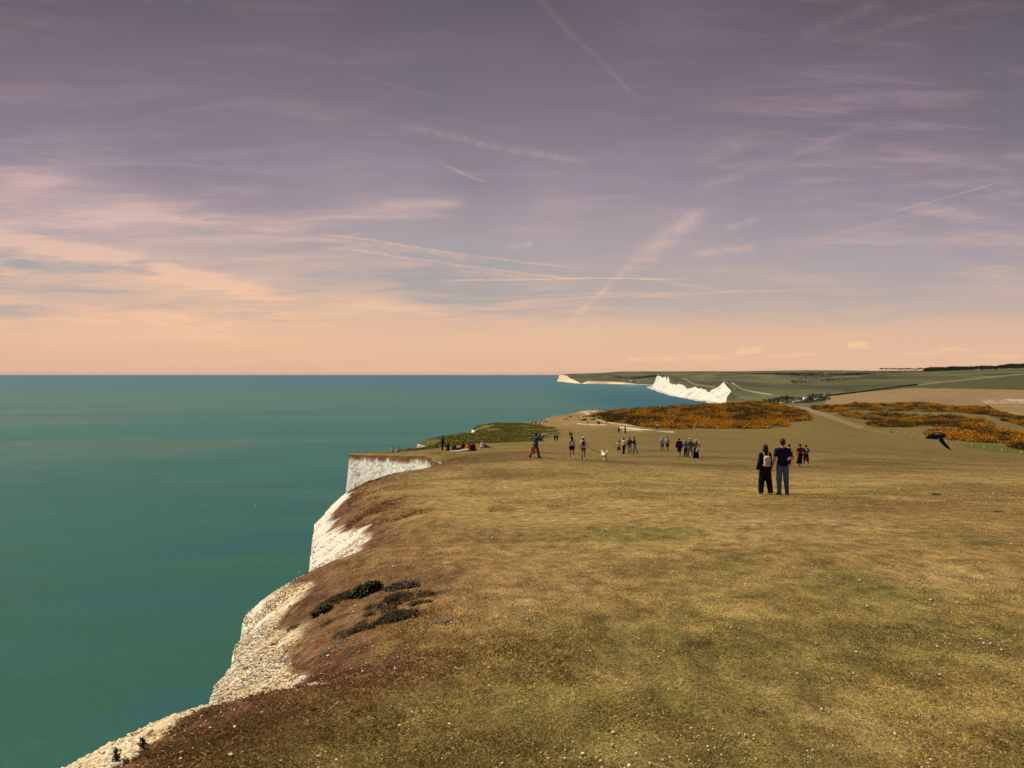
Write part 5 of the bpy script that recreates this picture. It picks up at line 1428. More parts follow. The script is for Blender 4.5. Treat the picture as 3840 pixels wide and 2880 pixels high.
    # hedge along the upper edge of the tan field
    hp = [(3100, 1486), (3160, 1480), (3240, 1470), (3340, 1457), (3440, 1444)]
    C0 = []
    ysr = np.geomspace(1500, 3600, 500)
    for i in range(520):
        t = RNG.random() * 3.999; j = int(t); t -= j
        u, r = ur(hp[j][0] + (hp[j + 1][0] - hp[j][0]) * t, hp[j][1] + (hp[j + 1][1] - hp[j][1]) * t)
        zz = ground_z(u * ysr, ysr); hit = np.where((CAMZ - zz) / ysr <= r)[0]
        if len(hit): C0.append((u * ysr[hit[0]], ysr[hit[0]], zz[hit[0]] + 1.2))
    C0 = np.array(C0)
    V, Fc, C = flakes(C0, 30, np.full(len(C0), 3.0), np.full(len(C0), 1.2), [(.035, .035, .018)], [(.018, .018, .010)], np.full(len(C0), .4))
    tag(mesh_np('hedge', V, Fc, MAT_LEAF, False, C), 'long dark hedge along the upper left edge of the tan field', 'hedge')
    # individual bushes round the gorse
    for px, Y, r, h, lab in ((3206, 860, 5.0, 5.5, 'dark flat topped bushy tree on the gorse skyline by the tan field'), (3183, 850, 3.5, 3.5, 'smaller dark bush left of the flat topped one'), (3505, 760, 3.2, 2.2, 'dark bush on the far gorse edge against the tan field, leftmost of three'), (3590, 730, 4.5, 3.2, 'dark bush on the far gorse edge, middle of three'),
                             (3660, 690, 4.5, 3.4, 'green bush on the far gorse edge, the left of a touching pair'), (3695, 660, 5.0, 3.8, 'darker green bush at the right end of the far gorse edge'), (3785, 560, 4.0, 2.4, 'dark bush between gorse bands near the right border'), (3828, 500, 4.5, 2.6, 'green bush at the right border above the gorse'),
                             (3768, 440, 2.4, 1.6, 'small round dark bush below the green ones on the right'), (3090, 900, 10, 3.2, 'low green thicket left of the far gorse band by the path'), (3140, 890, 9, 3.0, 'low olive thicket joining the far gorse band')):
        bush(px, Y, r, h, lab)
    for px, Y, lab in ((2192, 575, 'dark scrubby hummock on the trodden ridge, the left of two'), (2226, 560, 'flat dark hummock on the trodden ridge, the right of two')):
        bush(px, Y, 2.6, 1.3, lab, 'hummock', ((.040, .026, .014), (.075, .05, .025)), cat='hummock')
    bush(3512, 22.5, .11, .05, 'small dark tussock alone on the turf right of the couple', 'dark_tussock', ((.035, .022, .010), (.06, .042, .02)), 40, cat='tussock')
    # fence posts: (px of foot, distance, height, lean)
    posts = [(2492, 300, 1.3, .0), (2509, 300, 1.2, .1), (2604, 290, 1.2, .15), (2690, 290, 1.3, .2), (2790, 290, 1.2, .1), (2878, 290, 1.4, -.05), (2966, 290, 1.5, 0), (3046, 290, 1.5, .1),
             (3362, 315, 1.5, .1), (3393, 300, 1.5, .2), (3428, 285, 1.5, 0), (3459, 270, 1.5, .25), (3501, 250, 1.4, .1), (3549, 235, 1.3, .05), (3592, 220, 1.35, .1), (3645, 208, 1.35, .12), (3693, 200, 1.35, 0), (3757, 192, 1.3, .18), (3830, 185, 1.35, .15)]
    nm = ['leftmost fence post below the gorse by the white track', 'second fence post beside the leftmost one', 'fence post leaning right below the broad gorse thicket', 'strongly leaning fence post below the broad gorse thicket', 'short fence post right of the strongly leaning one', 'tall thin fence post below the right end of the broad gorse', 'fence post in the grass gap left of the path', 'fence post nearest the path on its left side',
          'first fence post right of the gate', 'leaning fence post second right of the gate', 'upright fence post third right of the gate', 'leaning fence post left of the flying bird', 'fence post just under the flying bird', 'fence post beside the tip of the bird\'s wing', 'fence post right of the flying bird', 'fence post at the left end of the bright green strip', 'upright pale fence post in front of the bright green strip', 'thick leaning white fence post, second from the right border', 'white leaning fence post nearest the right border']
    for (px, Y, H, ln), lab in zip(posts, nm):
        p = surf_point(px, Y); r = .055 + Y * .00028
        root = bpy.data.objects.new('fence_post', None); COL.objects.link(root); root.location = p; tag(root, lab, 'fence post', 'fence posts below the gorse')
        tube('shaft', [(0, 0, -.3), (ln * H * .5, 0, H * .5), (ln * H, 0, H)], [r, r, r * .95], WOOD, root)
        tube('cap', [(ln * H, 0, H), (ln * H * 1.04, 0, H + .05)], [r * 1.1, r * .5], WOOD, root)
    p = surf_point(3332, 330)
    g = bpy.data.objects.new('wooden_gate', None); COL.objects.link(g); g.location = p; tag(g, 'small grey wooden gate where the path meets the fence line', 'gate')
    for sx in (-1.3, 1.3): tube('gate_post', [(sx, 0, -.3), (sx, 0, 1.5)], [.13, .12], WOOD, g)
    for z in (.35, .75, 1.15): tube('rail', [(-1.3, 0, z), (1.3, 0, z)], [.06, .06], WOOD, g)

# ------------------------------------------------------------------ shore and surf
def make_shore():
    ysr = np.concatenate([np.linspace(2440, 6000, 500), np.linspace(6010, 8300, 200), np.linspace(8320, 10500, 120)])
    xb = coast_x(ysr) - itab(ysr, BAT_T)
    wig = (fbm(ysr / 60, ysr * 0, 4, 161) - .5)
    def strip(name, a, b, za, zb, mat, lab, cat, m=6, **kw):
        t = np.linspace(0, 1, m)
        X = xb[:, None] + a[:, None] + (b - a)[:, None] * t; Z = za + (zb - za) * t[None] + 0 * X
        Yv = np.repeat(ysr[:, None], m, 1); i = np.arange(len(ysr) - 1)[:, None] * m + np.arange(m - 1)[None]
        o = mesh_np(name, np.stack([X, Yv, Z], -1).reshape(-1, 3), np.stack([i, i + 1, i + m + 1, i + m], -1).reshape(-1, 4)[:, ::-1], mat)
        tag(o, lab, cat, kind='structure')
    m, B = mat_new('shingle'); pos = B.node('ShaderNodeNewGeometry').outputs['Position']
    finish(B, B.ramp(B.noise(pos, .06, 5, .65), [(.35, (.62, .56, .46)), (.65, (.36, .32, .27))]), .9, None, .1)
    w = np.interp(ysr, [2440, 2550, 3000, 4000, 6000, 7400, 8200, 10500], [60, 26, 14, 12, 30, 30, 24, 10])
    strip('beach', np.full(len(ysr), 14.), -w * (1 + wig), 2.2, -.35, m, 'pale shingle beach under the white cliffs', 'beach')
    m2, B = mat_new('surf'); pos = B.node('ShaderNodeNewGeometry').outputs['Position']
    n = B.noise(B.vm('MULTIPLY', pos, (1, .5, 1)), .05, 5, .7)
    p = finish(B, (.80, .82, .78), .7, None, .2, Alpha=B.smooth(n, .40, .56))
    strip('surf', -w * (1 + wig) * .82 + 1, -w * (1 + wig) * 1.25 - 7 - 10 * np.abs(wig), .06, .05, m2, 'thin white line of surf along the far beach', 'surf')
    for px, Y, a, b in ((2371, 6500, 70, 60), (2340, 6300, 30, 22)):
        x = (px - 1920) / 2850 * Y; an = np.linspace(0, 2 * math.pi, 24, endpoint=False)
        V = [(x, Y, .08)] + [(x + math.cos(q) * a * (1 + .2 * math.sin(3 * q)), Y + math.sin(q) * b * (1 + .2 * math.cos(5 * q)), .08) for q in an]
        o = mesh_np('whitecap', V, [(0, i + 1, (i + 1) % 24 + 1) for i in range(24)], m2); tag(o, 'white patch of breaking water in the bay' + (', the larger' if a > 50 else ', the smaller'), 'whitecap', kind='structure')

# ------------------------------------------------------------------ birds
def poly_mesh(name, V, Fc, mat, parent=None, thick=.01, smooth=True):
    me = bpy.data.meshes.new(name); bm = bmesh.new()
    vs = [bm.verts.new(v) for v in V]
    for f in Fc: bm.faces.new([vs[i] for i in f])
    bmesh.ops.solidify(bm, geom=bm.faces[:], thickness=thick)
    bm.normal_update(); bm.to_mesh(me); bm.free(); me.materials.append(mat)
    if smooth:
        for p in me.polygons: p.use_smooth = False
    o = bpy.data.objects.new(name, me); COL.objects.link(o)
    if parent is not None: o.parent = parent
    return o
def wing(name, root_, pts_lead, pts_trail, mat, parent, fingers=5):
    """wing surface between a leading and a trailing polyline; feather tips notched"""
    n = len(pts_lead); V = []; Fc = []
    for a, b in zip(pts_lead, pts_trail):
        a, b = np.array(a, float), np.array(b, float)
        V += [tuple(a), tuple(a * .5 + b * .5 + np.array([0, .0, .012])), tuple(b)]
    for i in range(n - 1):
        for j in range(2): Fc.append((i * 3 + j, i * 3 + j + 1, i * 3 + j + 4, i * 3 + j + 3))
    o = poly_mesh(name, V, Fc, mat, parent, .006)
    return o
def make_birds():
    BL = plain('black_feathers', (.012, .009, .011), .5, .5, 60); GR = plain('grey_feathers', (.13, .11, .12), .6, .3, 60)
    Y = 16.0; u, r = ur(3524, 1632)
    root = bpy.data.objects.new('crow', None); COL.objects.link(root); root.location = (u * Y, Y, CAMZ - r * Y)
    tag(root, 'black bird flying low over the gorse on the right, wings spread', 'bird')
    k = Y / 2850
    S = SDF(); S.ell((-.02, 0, 0), (.085, .14, .062), rotZ(.5) @ rotY(0), .03); S.ell((.03, .10, .035), (.036, .045, .036), None, .03)
    V, Fq = S.mesh(.007); mesh_np('body', V, Fq, BL, True, parent=root)
    S = SDF(); S.ell((.028, .075, .050), (.036, .032, .024), None, .02); V, Fq = S.mesh(.006); mesh_np('nape', V, Fq, GR, True, parent=root)
    S = SDF(); S.cap((.045, .14, .03), (.065, .19, .018), .012, .004, .01); V, Fq = S.mesh(.005); mesh_np('beak', V, Fq, BL, True, parent=root)
    q = lambda px, py, dy: ((px - 3524) * k, dy, -(py - 1632) * k)
    wing('wing', root, [q(3514, 1622, .06), q(3490, 1632, .05), q(3468, 1641, -.02)], [q(3510, 1648, -.05), q(3492, 1646, -.05), q(3466, 1644, -.04)], BL, root)
    wing('wing', root, [q(3530, 1624, .06), q(3543, 1640, .10), q(3552, 1662, .06), q(3563, 1683, -.02)], [q(3514, 1652, -.08), q(3526, 1664, -.06), q(3542, 1678, -.06), q(3561, 1688, -.05)], BL, root)
    wing('tail', root, [q(3504, 1640, -.05), q(3506, 1646, -.12), q(3498, 1648, -.22)], [q(3514, 1643, -.05), q(3516, 1649, -.12), q(3512, 1652, -.22)], BL, root)
    for i in range(5):
        a = q(3550 + i * 2.2, 1668 + i * 3.2, -.03); b = q(3552 + i * 2.6, 1677 + i * 2.8, -.06)
        tube('primary_feather', [a, b], [.006, .002], BL, root)
    WF = plain('white_feathers', (.75, .73, .70), .6, .1, 20)
    for px, py, Y, s, rot, lab in ((957, 1896, 330, 1.0, 20, 'white gull gliding over the water left of the cliff'), (1122, 2146, 200, .5, -30, 'small pale gull low over the water beside the chalk lip'), (830, 1840, 420, .6, 60, 'tiny distant gull over the green water')):
        u, r = ur(px, py); g = bpy.data.objects.new('gull', None); COL.objects.link(g); g.location = (u * Y, Y, CAMZ - r * Y); g.rotation_euler = (0, .3, math.radians(rot)); g.scale = (s * 1.5,) * 3
        tag(g, lab, 'gull')
        S = SDF(); S.ell((0, 0, 0), (.07, .26, .065), None, .03); S.ell((0, .24, .03), (.045, .07, .045), None, .04); V, Fq = S.mesh(.02); mesh_np('body', V, Fq, WF, True, parent=g)
        for sx in (-1, 1): wing('wing', g, [(sx * .03, .12, .03), (sx * .3, .16, .12), (sx * .66, .0, .06)], [(sx * .03, -.06, .03), (sx * .3, .0, .10), (sx * .64, -.05, .06)], WF, g)
# ------------------------------------------------------------------ people on the slope
BLK = (.012, .010, .013); NAVY = (.012, .014, .045); DKN = (.02, .022, .035); WHT = (.72, .69, .64); SKN = (.45, .25, .16); TANNED = (.34, .18, .10)
def make_people():
    # the couple nearest the camera
    r, f, s = person(2871, 24.8, 1.64, 3, dict(legs=((6, 6, 3), (-6, 10, 3)), arms=((-4, 12, 20, 0), (6, 10, 16, 0)), lean=1, sh=.150), 'long haired person in black jacket and wide black trousers, left of the nearest couple',
        top=('jacket', BLK, dict(off=.026, sleeve='long', hem=-.17, hood=False, flare=.035)), bottom=('trousers', BLK, dict(wide=.036, to=.97)), hair='long', hairc=(.030, .018, .013), shoes=(.42, .38, .34), fem=True, res=.0085)
    backpack(r, f, s, (.60, .50, .42), (.68, .62, .56), 'beige drawstring backpack on the person in the black jacket', big=.95, low=-.03)
    man = dict(legs=((-3, 8, 3), (3, 3, 4)), arms=((-12, 16, 10, 0), (14, 26, 62, 22)), lean=1, sh=.188, head=(-12, 2))
    r, f, s = person(2936, 24.7, 1.84, 0, man, 'tall person in navy t-shirt and blue jeans, right of the nearest couple', top=('t_shirt', (.010, .012, .040), dict(off=.016, sleeve='short', hem=-.06, flare=.01)),
        bottom=('jeans', (.085, .150, .250), dict(off=.010, wide=.008)), hair='short', hairc=(.045, .020, .012), shoes=(.06, .045, .04), skin=(.50, .28, .19), res=.0085)
    # three walkers just beyond them
    r, f, s = person(2961, 56, 1.68, 0, WALK2, 'person in white top, dark vest and dark trousers half hidden behind the tall man', top=('top', WHT, dict(sleeve='short', hem=-.02)), bottom=('trousers', BLK, dict(wide=.01)), hair='bun', shoes=WHT, fem=True)
    b = SDF(); b.box((.24, .0, .72), (.06, .13, .17), None, .04, .02); h = SDF(); h.cap((.24, -.08, .88), (.24, 0, 1.00), .012, k=.01).cap((.24, 0, 1.0), (.24, .08, .88), .012, k=.01)
    worn('shoulder_bag', r, f, s, [('bag', b, cloth('fabric', (.11, .045, .025)), .012), ('handle', h, cloth('fabric', (.07, .03, .02)), .010)], 'brown bag carried beside the tall man\'s right hand', 'bag')
    person(3002, 56, 1.70, 0, dict(WALK2, legs=((-6, 10, 1), (8, 4, 1))), 'person in dark red top and long black skirt, hair in a bun', top=('top', (.20, .018, .016), dict(sleeve='short', hem=.02)), bottom=('skirt', BLK, dict(length=.70, r0=.13, r1=.17, tail=(-.10, -.06))), hair='bun', shoes=(.5, .46, .42), fem=True)
    r, f, s = person(3024, 56, 1.64, -8, dict(WALK, arms=((-8, 8, 12, 0), (20, 22, 55, 10))), 'person in dark shirt and knee length shorts beside the red top', top=('t_shirt', (.03, .03, .045), dict(sleeve='short')), bottom=('shorts', (.030, .035, .060), dict(to=.50, wide=.02)), hair='short', shoes=(.5, .46, .42))
    backpack(r, f, s, (.25, .25, .28), (.35, .34, .36), 'grey backpack on the person in knee length shorts', res=.014)
    # photographer
    r, f, s = person(2009, 52, 1.76, -62, dict(legs=((-20, 16, 2), (16, 4, 2)), arms=((84, 10, 70, 6), (70, 6, 62, 10)), lean=4, head=(0, -4)), 'person in teal and navy hooded jacket raising a camera, standing side on', top=('hooded_jacket', (.035, .085, .115), dict(off=.045, sleeve='long', hem=-.08, hood=True, flare=.02)), bottom=('trousers', (.085, .085, .105), dict(wide=.018)), hair='short', hairc=(.05, .022, .016), shoes=(.07, .07, .09))
    b = SDF(); b.box((.0, -.20, .56), (.07, .17, .24), None, .06, .02); h = SDF(); h.cap((0, -.28, .78), (0, -.18, .93), .012, k=.01).cap((0, -.18, .93), (0, -.08, .78), .012, k=.01)
    worn('carrier_bag', r, f, s, [('bag', b, cloth('fabric', (.62, .17, .02)), .014), ('handle', h, cloth('fabric', (.5, .13, .02)), .012)], 'bright orange bag hanging behind the legs of the person in the teal jacket', 'bag')
    c = SDF(); w = (f.wri[0] + f.wri[1]) / 2; c.box(w + np.array([0, .06, .05]), (.045, .05, .045), None, .012, .01); c2 = SDF(); c2.cap(w + np.array([0, .10, .05]), w + np.array([0, .17, .05]), .034, k=.01)
    worn('camera', r, f, s, [('camera_body', c, cloth('pale_plastic', (.5, .46, .42)), .010), ('lens', c2, cloth('dark_plastic', BLK), .010)], 'small pale camera held up by the person in the teal jacket', 'camera')
    # two women and the dog
    person(2145, 54, 1.67, 4, dict(WALK, arms=((-10, 6, 6, 0), (6, 5, 8, 0))), 'person in sleeveless white top and short black skirt, dark hair down', top=('vest_top', (.70, .66, .66), dict(off=.010, sleeve='none', hem=.03)), bottom=('skirt', BLK, dict(length=.22, r0=.15, r1=.17)), hair='long', shoes=(.5, .4, .33), skin=SKN, fem=True)
    r, f, s = person(2188, 54, 1.68, 0, dict(WALK2, arms=((-4, 14, 14, 0), (26, 22, 34, -10))), 'person in white t-shirt, white cap and short khaki shorts holding the dog lead', top=('t_shirt', WHT, dict(off=.016, sleeve='short', hem=-.01)), bottom=('shorts', (.13, .10, .06), dict(to=.22)), hair='pony', shoes=WHT, skin=SKN, fem=True, hat=('cap', WHT, 'front'))
    backpack(r, f, s, (.014, .011, .013), BLK, 'small black backpack on the person in the white cap', big=.72, low=.02, res=.013)
    hand = r.matrix_basis @ Vector(tuple(f.wri[1] + f.hd[1] * .09))
    hand = Vector(r.location) + Vector(tuple(rotZ(0) @ (f.wri[1] + f.hd[1] * .09) * s))
    FUR = cloth('white_fur', (.74, .66, .50), .95, .35, 14)
    dp = surf_point(2266, 54); d = bpy.data.objects.new('dog', None); COL.objects.link(d); d.location = dp; d.rotation_euler = (0, 0, math.radians(8)); tag(d, 'fluffy cream white dog on a lead, seen from behind with raised tail', 'dog')
    S = SDF()
    S.ell((0, -.22, .50), (.115, .15, .125), None, .05); S.ell((0, .02, .48), (.105, .22, .12), None, .06); S.ell((0, .25, .49), (.125, .17, .155), None, .06)
    S.cap((0, .36, .56), (-.02, .47, .66), .085, .075, .05); S.ell((-.03, .50, .70), (.078, .095, .078), None, .03); S.cap((-.03, .57, .68), (-.035, .66, .66), .040, .030, .02)
    for sx in (-1, 1):
        S.cap((-.03 + sx * .06, .49, .76), (-.03 + sx * .085, .47, .70), .022, .016, .01)
        S.cap((sx * .075, -.26, .46), (sx * .08, -.17, .31), .075, .048, .04); S.cap((sx * .08, -.17, .31), (sx * .075, -.33, .20), .048, .034, .02); S.cap((sx * .075, -.33, .20), (sx * .07, -.31, .04), .034, .030, .02); S.cap((sx * .07, -.31, .035), (sx * .07, -.25, .03), .034, .030, .02)
        S.cap((sx * .075, .27, .40), (sx * .07, .25, .22), .055, .038, .03); S.cap((sx * .07, .25, .22), (sx * .07, .27, .04), .036, .030, .02); S.cap((sx * .07, .27, .035), (sx * .07, .33, .03), .034, .028, .02)
    V, Fq = S.mesh(.012); V = V + (fbm(V[:, 0] / .03, V[:, 2] / .03, 2, 5)[:, None] - .5) * .012; mesh_np('body', V, Fq, FUR, True, parent=d)
    S = SDF(); pts = [(0, -.33, .56), (.06, -.40, .64), (.13, -.38, .74), (.17, -.30, .80)]
    for a, b, ra, rb in zip(pts[:-1], pts[1:], (.045, .065, .070), (.065, .070, .045)): S.cap(a, b, ra, rb, .03)
    V, Fq = S.mesh(.012); mesh_np('tail', V, Fq, FUR, True, parent=d)
    S = SDF(); S.cap((-.09, .44, .60), (.06, .44, .60), .020, k=.01); V, Fq = S.mesh(.012); mesh_np('collar', V, Fq, cloth('fabric', (.02, .03, .02)), True, parent=d)
    neck = Vector(dp) + Vector((-.14, .42, .60)); pts = []
    for i in range(13):
        t = i / 12; p = hand.lerp(neck, t); p.z -= .10 * math.sin(math.pi * t); pts.append(tuple(p))
    pts = np.array(pts); l = tube('dog_lead', pts - pts[0], [.016] * 13, cloth('fabric', BLK)); l.location = pts[0]; tag(l, 'dark lead running from the walker\'s hand to the white dog', 'lead')
    # far pairs on the turf
    def small(px, Y, h, rz, pose, label, top, bot, hair='short', hat=None, fem=False, tk='shirt', bk='trousers', res=.02, kt=None, kb=None, **kw):
        return person(px, Y, h, rz, pose, label, top=(tk, top, kt or dict(off=.02, sleeve='long' if tk in ('jacket', 'sweater') else 'short')), bottom=(bk, bot, kb or (dict(to=.45, wide=.02) if bk == 'shorts' else dict(wide=.015))), hair=hair, hat=hat, fem=fem, res=res, **kw)
    small(2081, 194, 1.76, 0, WALK, 'person in dark clothes, the left of the distant pair beside the green hollow', BLK, (.03, .03, .045), tk='jacket')
    small(2090, 194, 1.68, 0, WALK2, 'person in dark maroon, the right of the distant pair beside the green hollow', (.05, .02, .02), (.05, .02, .02), 'long', fem=True, tk='jacket')
    small(2138, 205, 1.66, 0, WALK2, 'person in dark top above the head of the first white topped walker', BLK, (.16, .15, .15), tk='jacket')
    small(2145, 205, 1.70, 0, WALK, 'person in white hat and white top, right of a pair beyond the walkers', WHT, BLK, 'long', ('sun_hat', WHT, 'round'), fem=True)
    small(2321, 180, 1.72, 0, WALK2, 'person in black t-shirt and shorts beyond the child in lime', BLK, BLK, bk='shorts')
    small(2345, 180, 1.76, 10, dict(STAND, arms=((150, 40, 100, 0), (150, 40, 100, 0))), 'person in dark maroon with both hands on the head, beyond the group of four', (.06, .015, .02), BLK, tk='jacket')
    small(2463, 222, 1.68, 0, dict(STAND, lean=22), 'person in white top bending beside the white chalk track, left', WHT, BLK)
    small(2470, 222, 1.64, 0, dict(STAND, lean=16), 'person in white top and pale legs beside the white chalk track, right', WHT, (.5, .4, .34), bk='shorts')
    small(3343, 325, 1.75, 0, STAND, 'person in pale grey standing by the wooden gate', (.4, .4, .4), (.16, .16, .18))
    # group of four
    small(2321, 77, 1.36, -14, dict(legs=((14, 6, 8), (-18, 20, 6)), arms=((-30, 35, 50, 0), (160, 12, 18, 0)), lean=4), 'child in lime green t-shirt and dark shorts with one arm raised', (.50, .68, .17), (.05, .035, .035), tk='t_shirt', bk='shorts', res=.013, shoes=(.55, .50, .42))
    small(2340, 77, 1.68, -50, dict(legs=((10, 2, 2), (-12, 6, 2)), arms=((10, 4, 8, 0), (14, 4, 12, 0)), lean=-3), 'person in pale cream blouse and wide black trousers next to the child in lime', (.66, .62, .52), BLK, 'short', fem=True, tk='sweater', res=.013, kb=dict(wide=.04, to=1.0), shoes=(.5, .42, .3))
    small(2362, 77, 1.74, -10, dict(WALK, arms=((-8, 12, 30, 0), (40, 20, 60, 12))), 'person in navy and grey sweater with beige trousers, third of the group of four', (.055, .06, .09), (.42, .36, .27), tk='sweater', res=.013, shoes=WHT)
    small(2381, 77, 1.76, 62, dict(legs=((6, 2, 3), (-12, 10, 3)), arms=((30, 8, 70, 10), (6, 6, 20, 0)), lean=6), 'balding person in dark blue jacket and light grey jeans, last of the group of four', (.03, .04, .07), (.42, .42, .44), tk='jacket', res=.013, shoes=(.5, .4, .33))
    # two walkers in the middle
    small(2484, 90, 1.66, 0, WALK, 'person in pale blue shirt, cream cap and grey jeans, left of the middle pair', (.42, .55, .60), (.12, .13, .16), hat=('cap', (.62, .58, .45), 'front'), tk='shirt', res=.014, kt=dict(off=.03, sleeve='short', hem=-.10))
    r, f, s = small(2504, 90, 1.68, 0, dict(WALK2, arms=((-4, 14, 20, 0), (-6, 20, 24, 0))), 'person in white tee and dark shorts, right of the middle pair', WHT, (.03, .02, .025), bk='shorts', res=.014)
    backpack(r, f, s, (.24, .22, .25), (.3, .28, .3), 'lilac grey backpack on the person in the white t-shirt and dark shorts', res=.016, low=-.05)
    # group of five
    r, f, s = small(2548, 72, 1.80, 0, dict(WALK2, arms=((6, 12, 10, 0), (-6, 12, 14, 0))), 'person in black jacket and dark shorts, left of the one in green shirt', (.016, .014, .016), (.04, .025, .022), tk='jacket', bk='shorts', res=.013, kt=dict(off=.045, sleeve='long', hem=-.05), shoes=(.35, .28, .18))
    b = SDF(); b.box((.02, -.16, 1.12), (.10, .05, .06), None, .03, .02); st = SDF(); st.cap((-.10, -.12, 1.15), (.14, -.12, 1.13), .018, k=.01)
    worn('waist_bag', r, f, s, [('bag', b, cloth('fabric', (.05, .045, .05)), .013), ('strap', st, cloth('fabric', (.3, .28, .26)), .013)], 'dark bag with a pale patch on the back of the person in the black jacket', 'bag')
    small(2573, 71, 1.60, -15, dict(WALK, arms=((28, 34, 8, 0), (10, 8, 40, 0))), 'person in bright blue top and dark trousers reaching left, behind the green shirt', (.02, .05, .30), (.02, .015, .018), 'pony', fem=True, tk='sweater', res=.013)
    r, f, s = small(2589, 69, 1.84, -4, dict(legs=((20, 4, 5), (-16, 12, 4)), arms=((10, 12, 30, 0), (12, 14, 40, 8)), lean=3), 'person in green shirt and white cap with two tone trousers', (.06, .19, .13), (.16, .18, .22), hat=('cap', WHT, 'front'), tk='shirt', res=.013, shoes=(.5, .45, .4))
    b = SDF(); b.box((.05, -.16, .96), (.11, .055, .07), None, .03, .02); st = SDF()
    st.cap((.16, -.10, 1.02), (.14, -.12, 1.40), .018, k=.01).cap((-.08, -.13, .98), (.14, -.12, 1.40), .015, k=.01)
    worn('shoulder_bag', r, f, s, [('bag', b, cloth('fabric', (.10, .13, .12)), .013), ('strap', st, cloth('fabric', (.02, .03, .03)), .013)], 'small crossbody bag on the back of the green shirt', 'bag')
    small(2611, 69, 1.70, 8, dict(STAND, arms=((30, 16, 95, 20), (30, 16, 95, 30)), lean=-2), 'person in grey and white top, white cap and wide black trousers carrying a child', (.20, .20, .23), BLK, 'pony', ('cap', WHT, 'front'), fem=True, tk='shirt', res=.013, kb=dict(wide=.075, to=.96), kt=dict(off=.04, sleeve='long', hem=-.06))
    p0 = surf_point(2623, 68.6)
    small(2624, 68.6, 1.02, 60, dict(pz=.62, legs=((60, 50, 12), (60, 50, 12)), arms=((30, 10, 40, 0), (30, 10, 40, 0))), 'small child in a cream sun hat carried at the right of the group', (.30, .30, .33), WHT, 'short', ('sun_hat', (.70, .58, .45), 'round'), tk='shirt', res=.010, dz=.62)
    # picnickers and others along the left edge
    sit = lambda **k: dict(dict(pz=.13, legs=((82, 78, 8), (86, 82, 8)), arms=((50, 10, 30, 10), (50, 10, 30, 10)), lean=12, foot=(60, 60)), **k)
    person(1659, 84, 1.76, -72, dict(STAND, arms=((8, 4, 10, 0), (8, 4, 20, 0)), head=(10, 12), lean=2), 'person in black standing over the picnic group at the cliff edge', top=('jacket', BLK, dict(off=.035, sleeve='long', hem=-.14)), bottom=('trousers', BLK, dict(wide=.03)), shoes=(.62, .56, .42), res=.013)
    small(1681, 84, 1.72, 20, sit(), 'seated person in dark hooded top left of the picnic group', (.035, .03, .032), BLK, tk='sweater', res=.013)
    small(1702, 84, 1.66, 0, sit(lean=34, head=(0, 30)), 'seated person hunched forward in black with pale arms, middle of the picnic group', (.025, .018, .018), (.10, .08, .07), tk='jacket', res=.013)
    small(1722, 84.5, 1.70, 75, dict(pz=.12, legs=((92, 4, 6), (92, 8, 6)), arms=((-40, 14, 20, 0), (-40, 14, 20, 0)), lean=-62, foot=(0, 0)), 'person in dark maroon lying back behind the red pair', (.07, .012, .018), (.06, .012, .016), tk='sweater', res=.013)
    small(1737, 82.5, 1.66, 8, sit(lean=4), 'seated person in dark red with ponytail, left of the red pair', (.16, .012, .016), (.05, .01, .015), 'pony', fem=True, tk='sweater', res=.013)
    person(1762, 76, 1.80, 62, dict(pz=.13, legs=((92, 6, 10), (74, 60, 8)), arms=((-34, 20, 6, 0), (46, 8, 30, 10)), lean=10, foot=(-10, 50)), 'seated person in bright red hooded jacket with pale trousers stretched to the left', top=('hooded_jacket', (.52, .020, .018), dict(off=.04, sleeve='long', hem=-.04, hood=True)), bottom=('trousers', (.66, .60, .50), dict(wide=.015)), hair='short', hairc=(.05, .03, .02), res=.013)
    small(1774, 76, 1.78, -20, sit(lean=6, arms=((20, 10, 20, 0), (-30, 26, 4, 0))), 'seated person in black leaning on one arm right of the red jacket', (.02, .01, .012), (.03, .02, .022), tk='jacket', res=.013)
    rug = surf_point(1716, 76); o = blanket(rug, 1.5, 1.0); tag(o, 'cream picnic blanket beside the person in the red jacket', 'blanket')
    small(1806, 90, 1.62, -10, sit(lean=16), 'seated person in white, left of the trio beyond the picnic', WHT, (.5, .46, .42), hat=('cap', (.5, .45, .35), 'front'), tk='shirt', res=.014)
    small(1816, 91, 1.72, 30, sit(lean=16), 'seated person in white shirt with dark hair, middle of the trio beyond the picnic', WHT, (.06, .05, .05), tk='shirt', res=.014)
    small(1829, 91, 1.72, -80, dict(pz=.12, legs=((60, 80, 6), (80, 20, 6)), arms=((20, 10, 30, 0), (20, 10, 30, 0)), lean=-70, foot=(30, 30)), 'person lying back with raised knees in dark clothes, right of the trio', (.05, .045, .05), (.10, .09, .08), tk='shirt', res=.014)
    small(1612, 128, 1.42, 35, dict(STAND, arms=((40, 10, 60, 10), (20, 10, 30, 0))), 'child in white top and grey trousers standing before the far white bluff', WHT, (.30, .27, .26), 'pony', tk='t_shirt', res=.016)
    small(1470, 104, 1.72, 10, sit(lean=14, legs=((84, 80, 8), (84, 80, 8))), 'seated person in white looking out to sea, left of two on the headland brink', WHT, (.1, .09, .08), tk='shirt', res=.016, dz=.02)
    small(1491, 104, 1.66, 0, sit(lean=10), 'seated person in pink vest, right of two on the headland brink', (.62, .48, .42), (.05, .03, .04), hat=('cap', (.45, .42, .42), 'front'), tk='shirt', res=.016, dz=.02)

